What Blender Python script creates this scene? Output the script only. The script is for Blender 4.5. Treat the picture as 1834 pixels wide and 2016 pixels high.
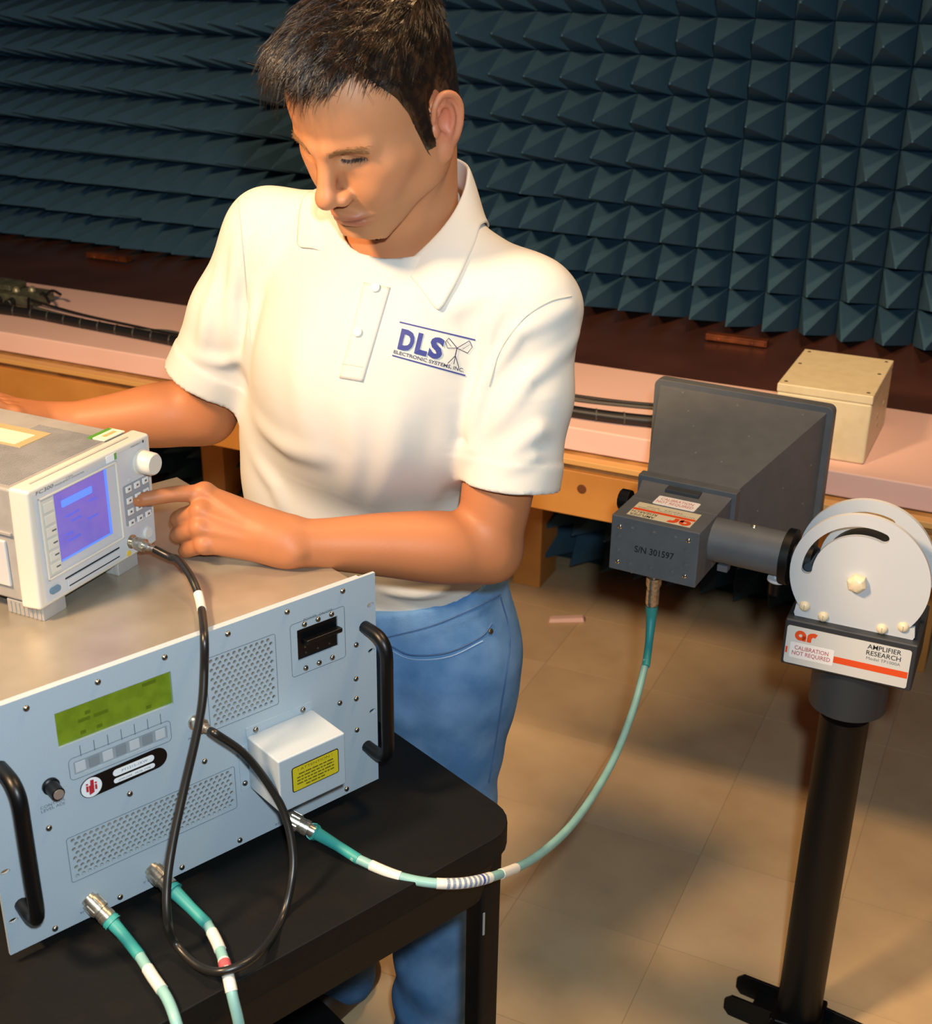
import bpy, math, random
import numpy as np
from mathutils import Vector, Matrix
from mathutils.geometry import tessellate_polygon
random.seed(7); np.random.seed(7)
for o in list(bpy.data.objects): bpy.data.objects.remove(o)
SC = bpy.context.scene; COL = SC.collection
V = Vector

# ------------------------------------------------------------------ camera
CAM_F, CAM_PITCH, CAM_ROLL, CAM_H = 2500.0, math.radians(23.8), math.radians(0.8), 1.80
_fw = np.array([0, math.cos(CAM_PITCH), -math.sin(CAM_PITCH)]); _r = np.array([1., 0, 0]); _u = np.cross(_r, _fw)
CRT = _r*math.cos(CAM_ROLL)+_u*math.sin(CAM_ROLL); CUP = _u*math.cos(CAM_ROLL)-_r*math.sin(CAM_ROLL); CFW = _fw
CC = np.array([0, 0, CAM_H])
cd = bpy.data.cameras.new('camera'); cam = bpy.data.objects.new('camera', cd); COL.objects.link(cam)
cam.matrix_world = Matrix(((CRT[0], CUP[0], -CFW[0], 0), (CRT[1], CUP[1], -CFW[1], 0), (CRT[2], CUP[2], -CFW[2], CAM_H), (0, 0, 0, 1)))
cd.sensor_fit = 'HORIZONTAL'; cd.sensor_width = 36; cd.lens = 36*CAM_F/1834; cd.clip_start = .02
cd.dof.use_dof = True; cd.dof.focus_distance = 1.66; cd.dof.aperture_fstop = 10
SC.camera = cam

# ------------------------------------------------------------------ light
w = bpy.data.worlds.new('world'); SC.world = w; w.use_nodes = True
w.node_tree.nodes['Background'].inputs[0].default_value = (.55, .62, .80, 1); w.node_tree.nodes['Background'].inputs[1].default_value = .05
def lamp(name, kind, loc, energy, col, size=.1, target=None, **kw):
    l = bpy.data.lights.new(name, kind); l.energy = energy; l.color = col
    if kind in ('POINT', 'SPOT'): l.shadow_soft_size = size
    o = bpy.data.objects.new(name, l); COL.objects.link(o); o.location = loc
    if target is not None: o.rotation_euler = (V(target)-V(loc)).to_track_quat('-Z', 'Y').to_euler()
    for k, v_ in kw.items(): setattr(l, k, v_)
    return o
# warm ceiling floods: the main one high on the left, a second one over the floor in front of the bench
lamp('ceiling_flood_lamp', 'SPOT', (-1.35, .50, 2.75), 360, (1.0, .66, .36), .18, (-.35, 1.85, 1.0), spot_size=math.radians(105), spot_blend=.8)
lamp('ceiling_flood_lamp', 'SPOT', (.70, 1.70, 3.30), 150, (1.0, .63, .31), .20, (.50, 1.9, 0), spot_size=math.radians(88), spot_blend=.7)
# the photographer's flash, just above the lens
lamp('camera_flash', 'SPOT', (.05, -.03, 1.93), 98, (.80, .93, 1.0), .03, (.1, 1.9, .95), spot_size=math.radians(95), spot_blend=.7)
vs = SC.view_settings
vs.view_transform = 'Standard'; vs.look = 'None'; vs.exposure = 0.0; vs.gamma = 1.0; vs.use_curve_mapping = False

# ------------------------------------------------------------------ helpers
def at_z(x, y, z):
    d = CFW*CAM_F+CRT*(x-917)-CUP*(y-1008); p = CC+d*(z-CAM_H)/d[2]; return V(p)
def at_Y(x, y, Y):
    d = CFW*CAM_F+CRT*(x-917)-CUP*(y-1008); p = CC+d*(Y/d[1]); return V(p)
def at_plane(x, y, P, n):
    d = CFW*CAM_F+CRT*(x-917)-CUP*(y-1008); P = np.array(P); n = np.array(n); return V(CC+d*(((P-CC)@n)/(d@n)))
def srgb(h):
    h = h.lstrip('#'); out = []
    for i in (0, 2, 4):
        c = int(h[i:i+2], 16)/255; out.append(c/12.92 if c <= .04045 else ((c+.055)/1.055)**2.4)
    return (*out, 1)
MATS = {}
def mat(name, col, rough=.5, metal=0, noise=None, bump=None, spec=.5, emit=None, sss=0, coat=0, trans=0):
    """noise=(scale, colour2, low, high)  bump=(scale, strength)"""
    if name in MATS: return MATS[name]
    m = bpy.data.materials.new(name); m.use_nodes = True; nt = m.node_tree; b = nt.nodes['Principled BSDF']
    c = srgb(col) if isinstance(col, str) else (*col, 1)
    b.inputs['Base Color'].default_value = c; b.inputs['Roughness'].default_value = rough; b.inputs['Metallic'].default_value = metal
    b.inputs['Specular IOR Level'].default_value = spec
    if coat: b.inputs['Coat Weight'].default_value = coat
    if trans: b.inputs['Transmission Weight'].default_value = trans
    if sss:
        b.inputs['Subsurface Weight'].default_value = sss; b.inputs['Subsurface Radius'].default_value = (.012, .005, .003)
    if emit: b.inputs['Emission Color'].default_value = srgb(emit[0]); b.inputs['Emission Strength'].default_value = emit[1]
    tc = nt.nodes.new('ShaderNodeTexCoord')
    if noise:
        n = nt.nodes.new('ShaderNodeTexNoise'); n.inputs['Scale'].default_value = noise[0]; n.inputs['Detail'].default_value = 5
        nt.links.new(tc.outputs['Object'], n.inputs['Vector'])
        r = nt.nodes.new('ShaderNodeValToRGB'); r.color_ramp.elements[0].position = noise[2]; r.color_ramp.elements[1].position = noise[3]
        r.color_ramp.elements[0].color = c; r.color_ramp.elements[1].color = srgb(noise[1]) if isinstance(noise[1], str) else (*noise[1], 1)
        nt.links.new(n.outputs['Fac'], r.inputs['Fac']); nt.links.new(r.outputs['Color'], b.inputs['Base Color'])
    if bump:
        n2 = nt.nodes.new('ShaderNodeTexNoise'); n2.inputs['Scale'].default_value = bump[0]; n2.inputs['Detail'].default_value = 3
        nt.links.new(tc.outputs['Object'], n2.inputs['Vector'])
        bn = nt.nodes.new('ShaderNodeBump'); bn.inputs['Strength'].default_value = bump[1]; bn.inputs['Distance'].default_value = .004
        nt.links.new(n2.outputs['Fac'], bn.inputs['Height']); nt.links.new(bn.outputs['Normal'], b.inputs['Normal'])
    MATS[name] = m; return m

class MB:
    """collects shapes and links them as one mesh object"""
    def __init__(s): s.v = []; s.f = []
    def add(s, vs_, fs):
        n = len(s.v); s.v += [tuple(p) for p in vs_]; s.f += [tuple(i+n for i in f) for f in fs]; return s
    def box(s, x0, x1, y0, y1, z0, z1):
        return s.add([(x, y, z) for x in (x0, x1) for y in (y0, y1) for z in (z0, z1)],
                     [(0, 1, 3, 2), (4, 6, 7, 5), (0, 4, 5, 1), (2, 3, 7, 6), (0, 2, 6, 4), (1, 5, 7, 3)])
    def hexa(s, p):   # 8 corners: bottom loop of 4, top loop of 4
        return s.add(p, [(3, 2, 1, 0), (4, 5, 6, 7), (0, 1, 5, 4), (1, 2, 6, 5), (2, 3, 7, 6), (3, 0, 4, 7)])
    def rings(s, rings, cap0=True, cap1=True, closed=True):
        n = len(rings[0]); vs_ = [p for r in rings for p in r]; fs = []
        for i in range(len(rings)-1):
            for j in range(n if closed else n-1):
                k = (j+1) % n; fs.append((i*n+j, i*n+k, (i+1)*n+k, (i+1)*n+j))
        if cap0: fs.append(tuple(range(n-1, -1, -1)))
        if cap1: fs.append(tuple(range((len(rings)-1)*n, len(rings)*n)))
        return s.add(vs_, fs)
    def lathe(s, p0, p1, prof, seg=20):
        """prof: list of (t along p0->p1 in metres, radius)"""
        p0 = V(p0); d = (V(p1)-p0).normalized(); a = d.orthogonal().normalized(); b = d.cross(a)
        return s.rings([[p0+d*t+(a*math.cos(q)+b*math.sin(q))*r for q in [2*math.pi*j/seg for j in range(seg)]] for t, r in prof])
    def cyl(s, p0, p1, r, seg=16, r1=None):
        L = (V(p1)-V(p0)).length; return s.lathe(p0, p1, [(0, r), (L, r if r1 is None else r1)], seg)
    def prism(s, poly, y0, y1, ax='y'):
        """poly of (x,z) extruded along y (or (x,y) along z)"""
        n = len(poly)
        P = lambda q, t: (q[0], t, q[1]) if ax == 'y' else ((q[0], q[1], t) if ax == 'z' else (t, q[0], q[1]))
        vs_ = [P(q, y0) for q in poly]+[P(q, y1) for q in poly]
        tri = tessellate_polygon([[V((q[0], q[1], 0)) for q in poly]])
        fs = [tuple(t) for t in tri]+[tuple(i+n for i in reversed(t)) for t in tri]
        fs += [(i, (i+1) % n, (i+1) % n+n, i+n) for i in range(n)]
        return s.add(vs_, fs)
    def tube(s, pts, r, seg=10, cap=True, flat=1.0):
        pts = [V(p) for p in pts]; rs = r if isinstance(r, (list, tuple)) else [r]*len(pts)
        t = (pts[1]-pts[0]).normalized(); a = t.orthogonal().normalized(); out = []
        for i, p in enumerate(pts):
            t2 = (pts[min(i+1, len(pts)-1)]-pts[max(i-1, 0)]).normalized()
            a = (a-t2*a.dot(t2)).normalized(); b = t2.cross(a)
            out.append([p+(a*math.cos(q)+b*math.sin(q)*flat)*rs[i] for q in [2*math.pi*j/seg for j in range(seg)]])
        return s.rings(out, cap, cap)
    def dome(s, c, n, r, h, seg=12, rings=4):
        c = V(c); n = V(n).normalized(); a = n.orthogonal().normalized(); b = n.cross(a); R = []
        for i in range(rings+1):
            q = i/rings*math.pi/2; rr = max(r*math.cos(q), r*.03)
            R.append([c+n*(h*math.sin(q))+(a*math.cos(w_)+b*math.sin(w_))*rr for w_ in [2*math.pi*j/seg for j in range(seg)]])
        return s.rings(R)
    def xf(s, M): s.v = [tuple(M @ V(p)) for p in s.v]; return s
    def build(s, name, m, parent=None, smooth=None, bevel=0, segs=2):
        me = bpy.data.meshes.new(name); me.from_pydata(s.v, [], s.f); me.validate(); 
        import bmesh
        bm = bmesh.new(); bm.from_mesh(me); bmesh.ops.recalc_face_normals(bm, faces=bm.faces); bm.to_mesh(me); bm.free()
        return link(name, me, m, parent, smooth, bevel, segs)
def link(name, me, m, parent=None, smooth=None, bevel=0, segs=2):
    o = bpy.data.objects.new(name, me); COL.objects.link(o); o.parent = parent
    if m is not None and not me.materials: me.materials.append(m)
    if smooth is not None:
        me.polygons.foreach_set('use_smooth', [True]*len(me.polygons))
        if smooth < 180: me.set_sharp_from_angle(angle=math.radians(smooth))
    if bevel:
        md = o.modifiers.new('bevel', 'BEVEL'); md.width = bevel; md.segments = segs; md.limit_method = 'ANGLE'; md.angle_limit = math.radians(40)
        me.polygons.foreach_set('use_smooth', [True]*len(me.polygons)); md.harden_normals = True
    return o
def share(o, loc=None, parent=None, M=None):
    c = o.copy(); COL.objects.link(c)
    if parent is not None: c.parent = parent
    if M is not None: c.matrix_local = M
    elif loc is not None: c.location = loc
    return c
def tag(o, label, cat=None, group=None, kind=None):
    if label: o['label'] = label
    if cat: o['category'] = cat
    if group: o['group'] = group
    if kind: o['kind'] = kind
    return o
def thing(name, loc, yaw, label, cat, group=None):
    o = bpy.data.objects.new(name, None); COL.objects.link(o); o.location = loc; o.rotation_euler = (0, 0, yaw); o.empty_display_size = .05
    return tag(o, label, cat, group)
def W_of(o):
    return Matrix.Translation(o.location) @ o.rotation_euler.to_matrix().to_4x4()
def catmull(pts, n=8):
    pts = [V(p) for p in pts]; P = [pts[0]*2-pts[1]]+pts+[pts[-1]*2-pts[-2]]; out = []
    for i in range(1, len(P)-2):
        for j in range(n):
            t = j/n; a, b, c, d = P[i-1], P[i], P[i+1], P[i+2]
            out.append(.5*((2*b)+(c-a)*t+(2*a-5*b+4*c-d)*t*t+(3*b-a-3*c+d)*t**3))
    out.append(pts[-1]); return out
def resample(pts, step):
    out = [pts[0]]; acc = 0
    for a, b in zip(pts, pts[1:]):
        L = (b-a).length; 
        while acc+L >= step:
            a = a+(b-a)*((step-acc)/L); out.append(a); L = (b-a).length; acc = 0
            if L < 1e-9: break
        acc += L
    return out
def rrect(x0, x1, y0, y1, r, n=4):
    out = []
    for cx, cy, a0 in ((x1-r, y1-r, 0), (x0+r, y1-r, 90), (x0+r, y0+r, 180), (x1-r, y0+r, 270)):
        for i in range(n+1):
            q = math.radians(a0+90*i/n); out.append((cx+r*math.cos(q), cy+r*math.sin(q)))
    return out
def outline(mb, poly, wd_, y, th=.0002):
    """thin printed closed line in an xz plane at depth y"""
    n = len(poly); c = V((sum(p[0] for p in poly)/n, sum(p[1] for p in poly)/n))
    inn = []
    for i in range(n):
        a, b, d = V(poly[i-1]), V(poly[i]), V(poly[(i+1) % n]); t = (d-a).normalized(); nn = V((-t.y, t.x))
        if nn.dot(c-b) < 0: nn = -nn
        inn.append(b+nn*wd_)
    vs_ = [(p[0], y, p[1]) for p in poly]+[(p[0], y, p[1]) for p in inn]+[(p[0], y-th, p[1]) for p in poly]+[(p[0], y-th, p[1]) for p in inn]
    fs = []
    for i in range(n):
        j = (i+1) % n; fs += [(2*n+i, 2*n+j, 3*n+j, 3*n+i), (i, j, 2*n+j, 2*n+i), (n+i, 3*n+i, 3*n+j, n+j)]
    return mb.add(vs_, fs)
_fonts = {}
def text_mesh(s, x0, z0, w_, h_, y, th=.0002, shear=0, rot=None, bold=0):
    """flat lettering in the local xz plane at depth y (front is -y), fitted to a w_ x h_ rectangle"""
    cu = bpy.data.curves.new('lettering', 'FONT'); cu.body = s; cu.resolution_u = 3; cu.offset = bold; cu.align_x = 'CENTER'; cu.space_line = .95
    ob = bpy.data.objects.new('lettering', cu); COL.objects.link(ob)
    me = bpy.data.meshes.new_from_object(ob); bpy.data.objects.remove(ob); bpy.data.curves.remove(cu)
    co = np.empty(len(me.vertices)*3); me.vertices.foreach_get('co', co); co = co.reshape(-1, 3)
    lo = co.min(0); hi = co.max(0); q = (co[:, :2]-lo[:2])/(hi[:2]-lo[:2])
    x = x0+q[:, 0]*w_+shear*q[:, 1]*h_; z = z0+q[:, 1]*h_
    if rot:
        cx, cz, a = rot; dx, dz = x-cx, z-cz; x = cx+dx*math.cos(a)-dz*math.sin(a); z = cz+dx*math.sin(a)+dz*math.cos(a)
    fs = [tuple(p.vertices) for p in me.polygons]; bpy.data.meshes.remove(me)
    mb = MB(); mb.v = [(a, y-th, b) for a, b in zip(x, z)]; mb.f = fs; return mb
# ================================================================== the setting
WYAW = math.radians(-24.83); P0 = V((.826, 3.492, 0)); WD = V((math.cos(WYAW), math.sin(WYAW), 0)); WN = V((math.sin(WYAW), -math.cos(WYAW), 0))
def wp(t, w_, z): return P0+WD*t+WN*w_+V((0, 0, z))
MW = Matrix.Translation(P0) @ Matrix.Rotation(WYAW, 4, 'Z')     # wall frame: x along the wall, -y towards the room
M_TILE = [mat('floor_tile_%d' % i, c, .55, noise=(7, c2, .3, .75), bump=(60, .05)) for i, (c, c2) in enumerate((('#d9bd94', '#c4a67c'), ('#d4b88f', '#c0a47e'), ('#dbc098', '#caac86')))]
fl = MB(); fl.box(-5.2, 2.4, -4.2, .15, -.06, -.0008)
floor = fl.build('floor', mat('tile_joint', '#ad9570', .8)); floor.matrix_world = MW; tag(floor, 'tan vinyl tile floor in front of the foam wall', kind='structure')
TS = .3048; tb = MB(); tb.hexa([(.0004, .0004, -.004), (TS-.0004, .0004, -.004), (TS-.0004, TS-.0004, -.004), (.0004, TS-.0004, -.004),
                               (.0008, .0008, 0), (TS-.0008, .0008, 0), (TS-.0008, TS-.0008, 0), (.0008, TS-.0008, 0)])
tiles = []
for k in range(3): 
    o = tb.build('floor_tile', None, floor); o.data.materials.append(M_TILE[k]); tiles.append(o)
cnt = 0
for i in range(-7, 7):
    for j in range(-11, 0):
        x = .25+i*TS; y = -1.263+.0+(j+5)*TS
        if y > -.02: continue
        k = random.randrange(3); r = random.randrange(4)
        src = tiles[k]; o = src if src.get('used') is None else share(src, parent=floor)
        src['used'] = 1
        o.location = (x, y, 0)
for o in tiles:
    del o['used']
for o in floor.children:
    if 'used' in o: del o['used']

M_FOAM = mat('blue_absorber_foam', '#466981', .95, bump=(260, .35), spec=.12, noise=(9, '#3f6075', .35, .7))
wb = MB(); wb.box(-5.2, 2.3, .0, .12, 0, 2.6)
wall = wb.build('wall_back', mat('foam_backing', '#1c2c35', .95)); wall.matrix_world = MW; tag(wall, 'wall covered in blue pyramid absorber foam', kind='structure')
CELL = .101; PH = .225; base = .02
def pyr(mb, t, z):
    h = CELL/2; g = .0012
    b = [(t+sx*(h-g), 0, z+sz*(h-g)) for sx, sz in ((-1, -1), (1, -1), (1, 1), (-1, 1))]
    m_ = [(t+sx*(h-g), -base, z+sz*(h-g)) for sx, sz in ((-1, -1), (1, -1), (1, 1), (-1, 1))]
    a = .0022; tp = [(t+sx*a, -PH, z+sz*a) for sx, sz in ((-1, -1), (1, -1), (1, 1), (-1, 1))]
    n = [b, m_, tp]; return mb.rings(n, True, True)
pm = MB(); pyr(pm, 0, 0); P1 = pm.build('foam_pyramid', M_FOAM, wall)
rest = MB(); used = False; npy = 0
for r in range(-11, 14):
    z = 1.15+.1005*(r+.5)
    for cidx in range(-51, 23):
        t = .003+CELL*(cidx+.5)
        # in view of the lens?
        d = np.array(wp(t, .1, z))-CC; zz = d @ CFW; px = 917+2500*(d @ CRT)/zz; py = 1008-2500*(d @ CUP)/zz
        vis = -45 < px < 1880 and -60 < py < 700 and z > .85 and not (560 < px < 880 and py < 560) and not (480 < px < 1080 and py > 400)
        if vis and npy < 300:
            o = P1 if not used else share(P1, parent=wall); used = True; o.location = (t, 0, z)
            o.rotation_euler = (random.gauss(0, .012), 0, random.gauss(0, .012)); npy += 1
        elif -5.15 < t < 2.25 and z > .05: pyr(rest, t, z)
o = rest.build('foam_pyramids_beyond', M_FOAM, wall); o['kind'] = 'stuff'

# ------------------------------------------------------------------ the bench along the wall
M_WOOD = mat('pine_wood', '#d4964e', .5, noise=(5, '#bf8038', .3, .7), bump=(40, .1))
M_PLY = mat('plywood_edge', '#b98b50', .6, noise=(18, '#8f6532', .35, .65))
M_COP = mat('dark_copper_sheet', (.20, .075, .050), .34, .55, noise=(4, (.12, .046, .034), .35, .7), bump=(5, .10))
M_PINK = mat('pink_foam_board', '#f2cabf', .85, noise=(3, '#ecc2b6', .35, .7), bump=(120, .05))
bench = thing('test_bench', wp(0, .5, 0), WYAW, 'long wooden bench with a dark copper top along the foam wall', 'bench')
def bp(name, m, x0, x1, w0, w1, z0, z1, bevel=.002):
    return MB().box(x0, x1, .5-w1, .5-w0, z0, z1).build(name, m, bench, bevel=bevel)
o = MB()
NX, NY = 90, 14; gv = []; 
for i in range(NX+1):
    for j in range(NY+1):
        x = -5.0+7.0*i/NX; wv = .02+.60*j/NY
        gv.append((x, .5-wv, .857+.0022*math.sin(x*9+1.3*math.sin(wv*8))*math.sin(wv*11+x*2)+.0012*math.sin(x*23+wv*5)))
gf = [(i*(NY+1)+j, (i+1)*(NY+1)+j, (i+1)*(NY+1)+j+1, i*(NY+1)+j+1) for i in range(NX) for j in range(NY)]
o.add(gv, gf); cs = o.build('copper_sheet', M_COP, bench, smooth=180); tag(cs, 'wavy dark copper sheet')
bp('bench_top', M_PLY, -5.0, 2.0, .02, 1.09, .772, .804)
bp('rear_riser', M_WOOD, -5.0, 2.0, .03, .60, .8045, .850)
bp('edge_strip', mat('pale_edge_wood', '#dba865', .5), -5.0, 2.0, 1.085, 1.115, .793, .806)
rail = MB().box(-5.0, 2.0, .5-1.10, .5-1.06, .668, .774).build('front_rail', M_WOOD, bench, bevel=.003)
mk = mat('wood_knot', '#6b3a17', .6)
for x, z, r in ((-.125, .735, .011), (-2.05, .72, .006), (-1.48, .715, .008), (.62, .73, .009)):
    MB().dome((x, -.6002, z), (0, -1, 0), r, .0006, 12, 2).build('knot', mk, rail)
for x in (-4.9, -4.0, -2.9, -1.75, -.59, .55, 1.7):
    bp('leg', M_WOOD, x-.045, x+.045, .10, .24, 0, .771, .003)
bp('stretcher', M_WOOD, -4.9, 1.9, .12, .16, .5, .59, .003)
pb = MB().box(-4.95, 1.98, -1.065, -.612, .806, .860).build('pink_foam_board', M_PINK, bevel=.004); pb.matrix_world = MW
tag(pb, 'long flat pink foam board laid along the front of the bench', 'foam board')
# rusty strips where the foam meets the copper sheet
M_RUST = mat('orange_brown_strip', '#8a4a22', .45, .4, noise=(30, '#5b2b14', .3, .7))
for x, l in ((-.01, 'orange brown metal strip at the foam foot above the horn antenna'), (-2.10, 'orange brown metal strip at the foam foot left of the man')):
    s = MB().box(-.082, .082, -.028, .0, 0, .017).box(-.078, .078, -.034, -.028, .002, .012)
    for q in (-.045, .045): s.dome((q, -.034, .007), (0, -1, 0), .005, .003)
    s = s.build('metal_strip', M_RUST, bevel=.0015)
    s.matrix_world = MW @ Matrix.Translation((x, -.235, .8605)); tag(s, l, 'strip', 'strips along the foam foot')

# beige enclosure
bx = thing('junction_box', wp(.345, .870, .8605), WYAW, 'beige metal enclosure with a screwed lid standing on the pink board', 'box')
M_BEI = mat('beige_enamel', '#e0d2ae', .38, noise=(40, '#d8c9a2', .4, .7), bump=(300, .03))
MB().box(-.095, .095, -.137, .137, 0, .1275).build('body', M_BEI, bx, bevel=.005, segs=3)
ld = MB().box(-.0953, .0953, -.1373, .1373, .1277, .1455).build('lid', M_BEI, bx, bevel=.0022, segs=3)
M_SCR = mat('nickel_screw', '#a9a294', .32, 1.0, noise=(300, '#6a645a', .35, .65))
M_DSCR = mat('dark_screw', '#5a5346', .4, .8)
for x in (-.082, .082):
    for y in (-.118, .02, .118): MB().dome((x, y, .1455), (0, 0, 1), .0042, .0012, 10, 2).build('screw', M_DSCR, ld)
for y, z in ((-.02, .07), (.06, .072), (.0, .045)): MB().cyl((.0949, y, z), (.0962, y, z), .0065, 12).build('plug', mat('box_plug', '#a89a78', .5), bx, smooth=40)

# cables lying on the pink board
M_BLK = mat('black_rubber', '#17171a', .45)
M_GREYC = mat('grey_cable', '#4a4a44', .5)
def run(pts, r, name, m, parent=None, n=8, seg=8): return MB().tube(catmull(pts, n), r, seg).build(name, m, parent, smooth=60)
zt = .8605
cb = thing('cable_bundle', wp(-1.0, .95, zt), 0, 'thick black cable bundle with pale spiral ties along the pink board', 'cable')
inv = W_of(cb).inverted()
path = [wp(t, w_, zt+.0135) for t, w_ in ((-1.93, .93), (-1.80, .925), (-1.66, .935), (-1.52, .945), (-1.38, .955), (-1.2, .97), (-.9, .985), (-.55, .99), (-.2, 1.005), (.0, .985), (.2, .93), (.24, .90))]
run([inv @ p for p in path], .0135, 'sheath', M_BLK, cb)
rp = resample([inv @ p for p in catmull(path, 10)], .062)
for a in range(1, len(rp)-1):
    d = (rp[a+1]-rp[a-1]).normalized(); side = V((-d.y, d.x, 0))
    dd = (d+side*.35).normalized()
    MB().lathe(rp[a]-dd*.0016, rp[a]+dd*.0016, [(0, .0142), (.0032, .0142)], 14).build('tie', M_GREYC, cb, smooth=40)
o = run([wp(t, w_, zt+.004+dz) for t, w_, dz in ((-1.92, .86, .012), (-1.72, .875, 0), (-1.5, .90, 0), (-1.36, .885, .006), (-1.2, .92, 0), (-.8, .90, 0), (-.3, .905, 0), (-.1, .885, 0), (.1, .84, 0))], .0042, 'thin_cable', M_GREYC)
tag(o, 'thin grey cable lying behind the thick cable bundle on the board', 'cable', 'thin cables on the board')
o = run([wp(t, w_, zt+.004+dz) for t, w_, dz in ((-1.90, .84, .02), (-1.7, .85, .003), (-1.5, .87, 0), (-1.36, .905, .008), (-1.15, .895, 0), (-.6, .87, 0), (-.25, .875, 0), (-.06, .855, 0), (.08, .80, 0))], .004, 'thin_cable', M_BLK)
tag(o, 'thin black cable lying behind the thick cable bundle on the board', 'cable', 'thin cables on the board')
# the heap of equipment at the far left end
eq = thing('connector_block', wp(-1.99, .80, zt), WYAW, 'greyish green connector block with dark fittings at the left end of the bench', 'equipment')
M_OLV = mat('olive_grey_metal', '#6c6d58', .5, .3, noise=(40, '#4d4e40', .35, .65)); M_DK = mat('dark_plug', '#20201e', .5)
MB().box(-.15, .11, -.055, .05, 0, .034).build('body', M_OLV, eq, bevel=.006)
MB().box(-.13, .02, -.03, .04, .034, .052).build('cover', M_OLV, eq, bevel=.005)
for x, y in ((-.03, -.01), (.03, -.015), (.065, .01)): MB().dome((x, y, .034), (0, 0, 1), .012, .014).build('knob', mat('pale_knob', '#9a9578', .4, .5), eq, smooth=60)
for x in (-.12, -.06, 0, .05): MB().lathe((x, -.05, .016), (x+.01, -.12, .012), [(0, .012), (.03, .013), (.032, .010), (.07, .008)], 12).build('plug', M_DK, eq, smooth=50)
for i, (a, b) in enumerate((((.10, .0, .03), (.19, -.06, .03)), ((.09, -.03, .02), (.15, -.1, .02)), ((.1, .02, .02), (.17, .01, .035)))):
    A, B = V(a), V(b); run([A, A.lerp(B, .5)+V((0, 0, .014)), B], .004, 'lead', M_BLK, eq)
# scrap on the floor under the bench
sc = MB().hexa([(-.055, -.012, 0), (.05, -.016, 0), (.055, .012, 0), (-.05, .016, 0), (-.052, -.010, .012), (.047, -.013, .014), (.051, .010, .013), (-.047, .013, .011)]).build('foam_scrap', M_PINK, bevel=.002)
sc.location = (.301, 3.297, .0005); sc.rotation_euler = (0, 0, .1); tag(sc, 'small pink foam scrap lying on the shaded floor under the bench', 'scrap')
# ================================================================== cart
AYAW = math.radians(41.314); ABL = V((-.4691, 1.0245, .8345)); AU = V((math.cos(AYAW), math.sin(AYAW), 0)); AN = V((math.sin(AYAW), -math.cos(AYAW), 0))
def amp(s, off, z): return ABL+AU*s+AN*off+V((0, 0, z))
CZ = .8215
M_CART = mat('black_cart_plastic', '#0b0d0e', .6, noise=(11, '#1d1610', .56, .85), bump=(45, .22), spec=.2)
cart = thing('utility_cart', ABL+AU*.17-AN*.13-V((0, 0, .8345)), AYAW, 'black moulded plastic utility cart carrying the amplifier', 'cart')
# local: x along the panel, y away from the camera ; world s = x+.17, off = -(y)-.13
x0, x1, y0, y1 = -.43, .406, -.302, .27
def slab(z0, z1, ins, r, name, bev):
    return MB().prism(rrect(x0+ins, x1-ins, y0+ins, y1-ins, r, 6), z0, z1, 'z').build(name, M_CART, cart, smooth=35, bevel=bev, segs=3)
slab(CZ-.034, CZ, 0, .05, 'top', .009)
slab(CZ-.046, CZ-.034, .006, .046, 'top_groove', .002)
ap = MB().rings([[(x, y, CZ-.046) for x, y in rrect(x0+.010, x1-.010, y0+.010, y1-.010, .045, 6)], [(x, y, .712) for x, y in rrect(x0+.022, x1-.022, y0+.022, y1-.022, .04, 6)],
            [(x, y, .712) for x, y in rrect(x0+.045, x1-.045, y0+.045, y1-.045, .03, 6)], [(x, y, CZ-.047) for x, y in rrect(x0+.045, x1-.045, y0+.045, y1-.045, .03, 6)]], False, False)
ap.build('apron', M_CART, cart, smooth=40)
for sx in (0, 1):
    for sy in (0, 1):
        cx = x1-.0305 if sx else x0+.0305; cy = y1-.0385 if sy else y0+.0385
        MB().rings([[(cx+(a-cx)*k, cy+(b-cy)*k, z) for a, b in rrect(cx-.0165, cx+.0165, cy-.0165, cy+.0165, .006, 4)] for z, k in ((CZ-.05, 1.05), (.70, 1.02), (.45, 1), (.20, 1), (.12, 1.05))]).build('leg', M_CART, cart, smooth=40)
        cw = MB().lathe((cx-.012, cy, .05), (cx+.012, cy, .05), [(0, .03), (.002, .047), (.022, .047), (.024, .03)], 20).build('caster_wheel', mat('caster_rubber', '#2b2b2b', .6), cart, smooth=40)
        MB().box(cx-.015, cx+.015, cy-.015, cy+.015, .045, .125).build('caster_fork', mat('zinc', '#8a8a86', .4, .9), cart, bevel=.003)
slab(.125, .20, .012, .05, 'lower_shelf', .008)
lt = MB().box(.3605, .3632, y0+.0208, y0+.0221, .655, .69).build('painted_glint', mat('glint_paint', '#9aa0a0', .5), cart); tag(lt, 'small pale painted glint')  # narrow pale strip that colours a glint onto the leg

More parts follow.
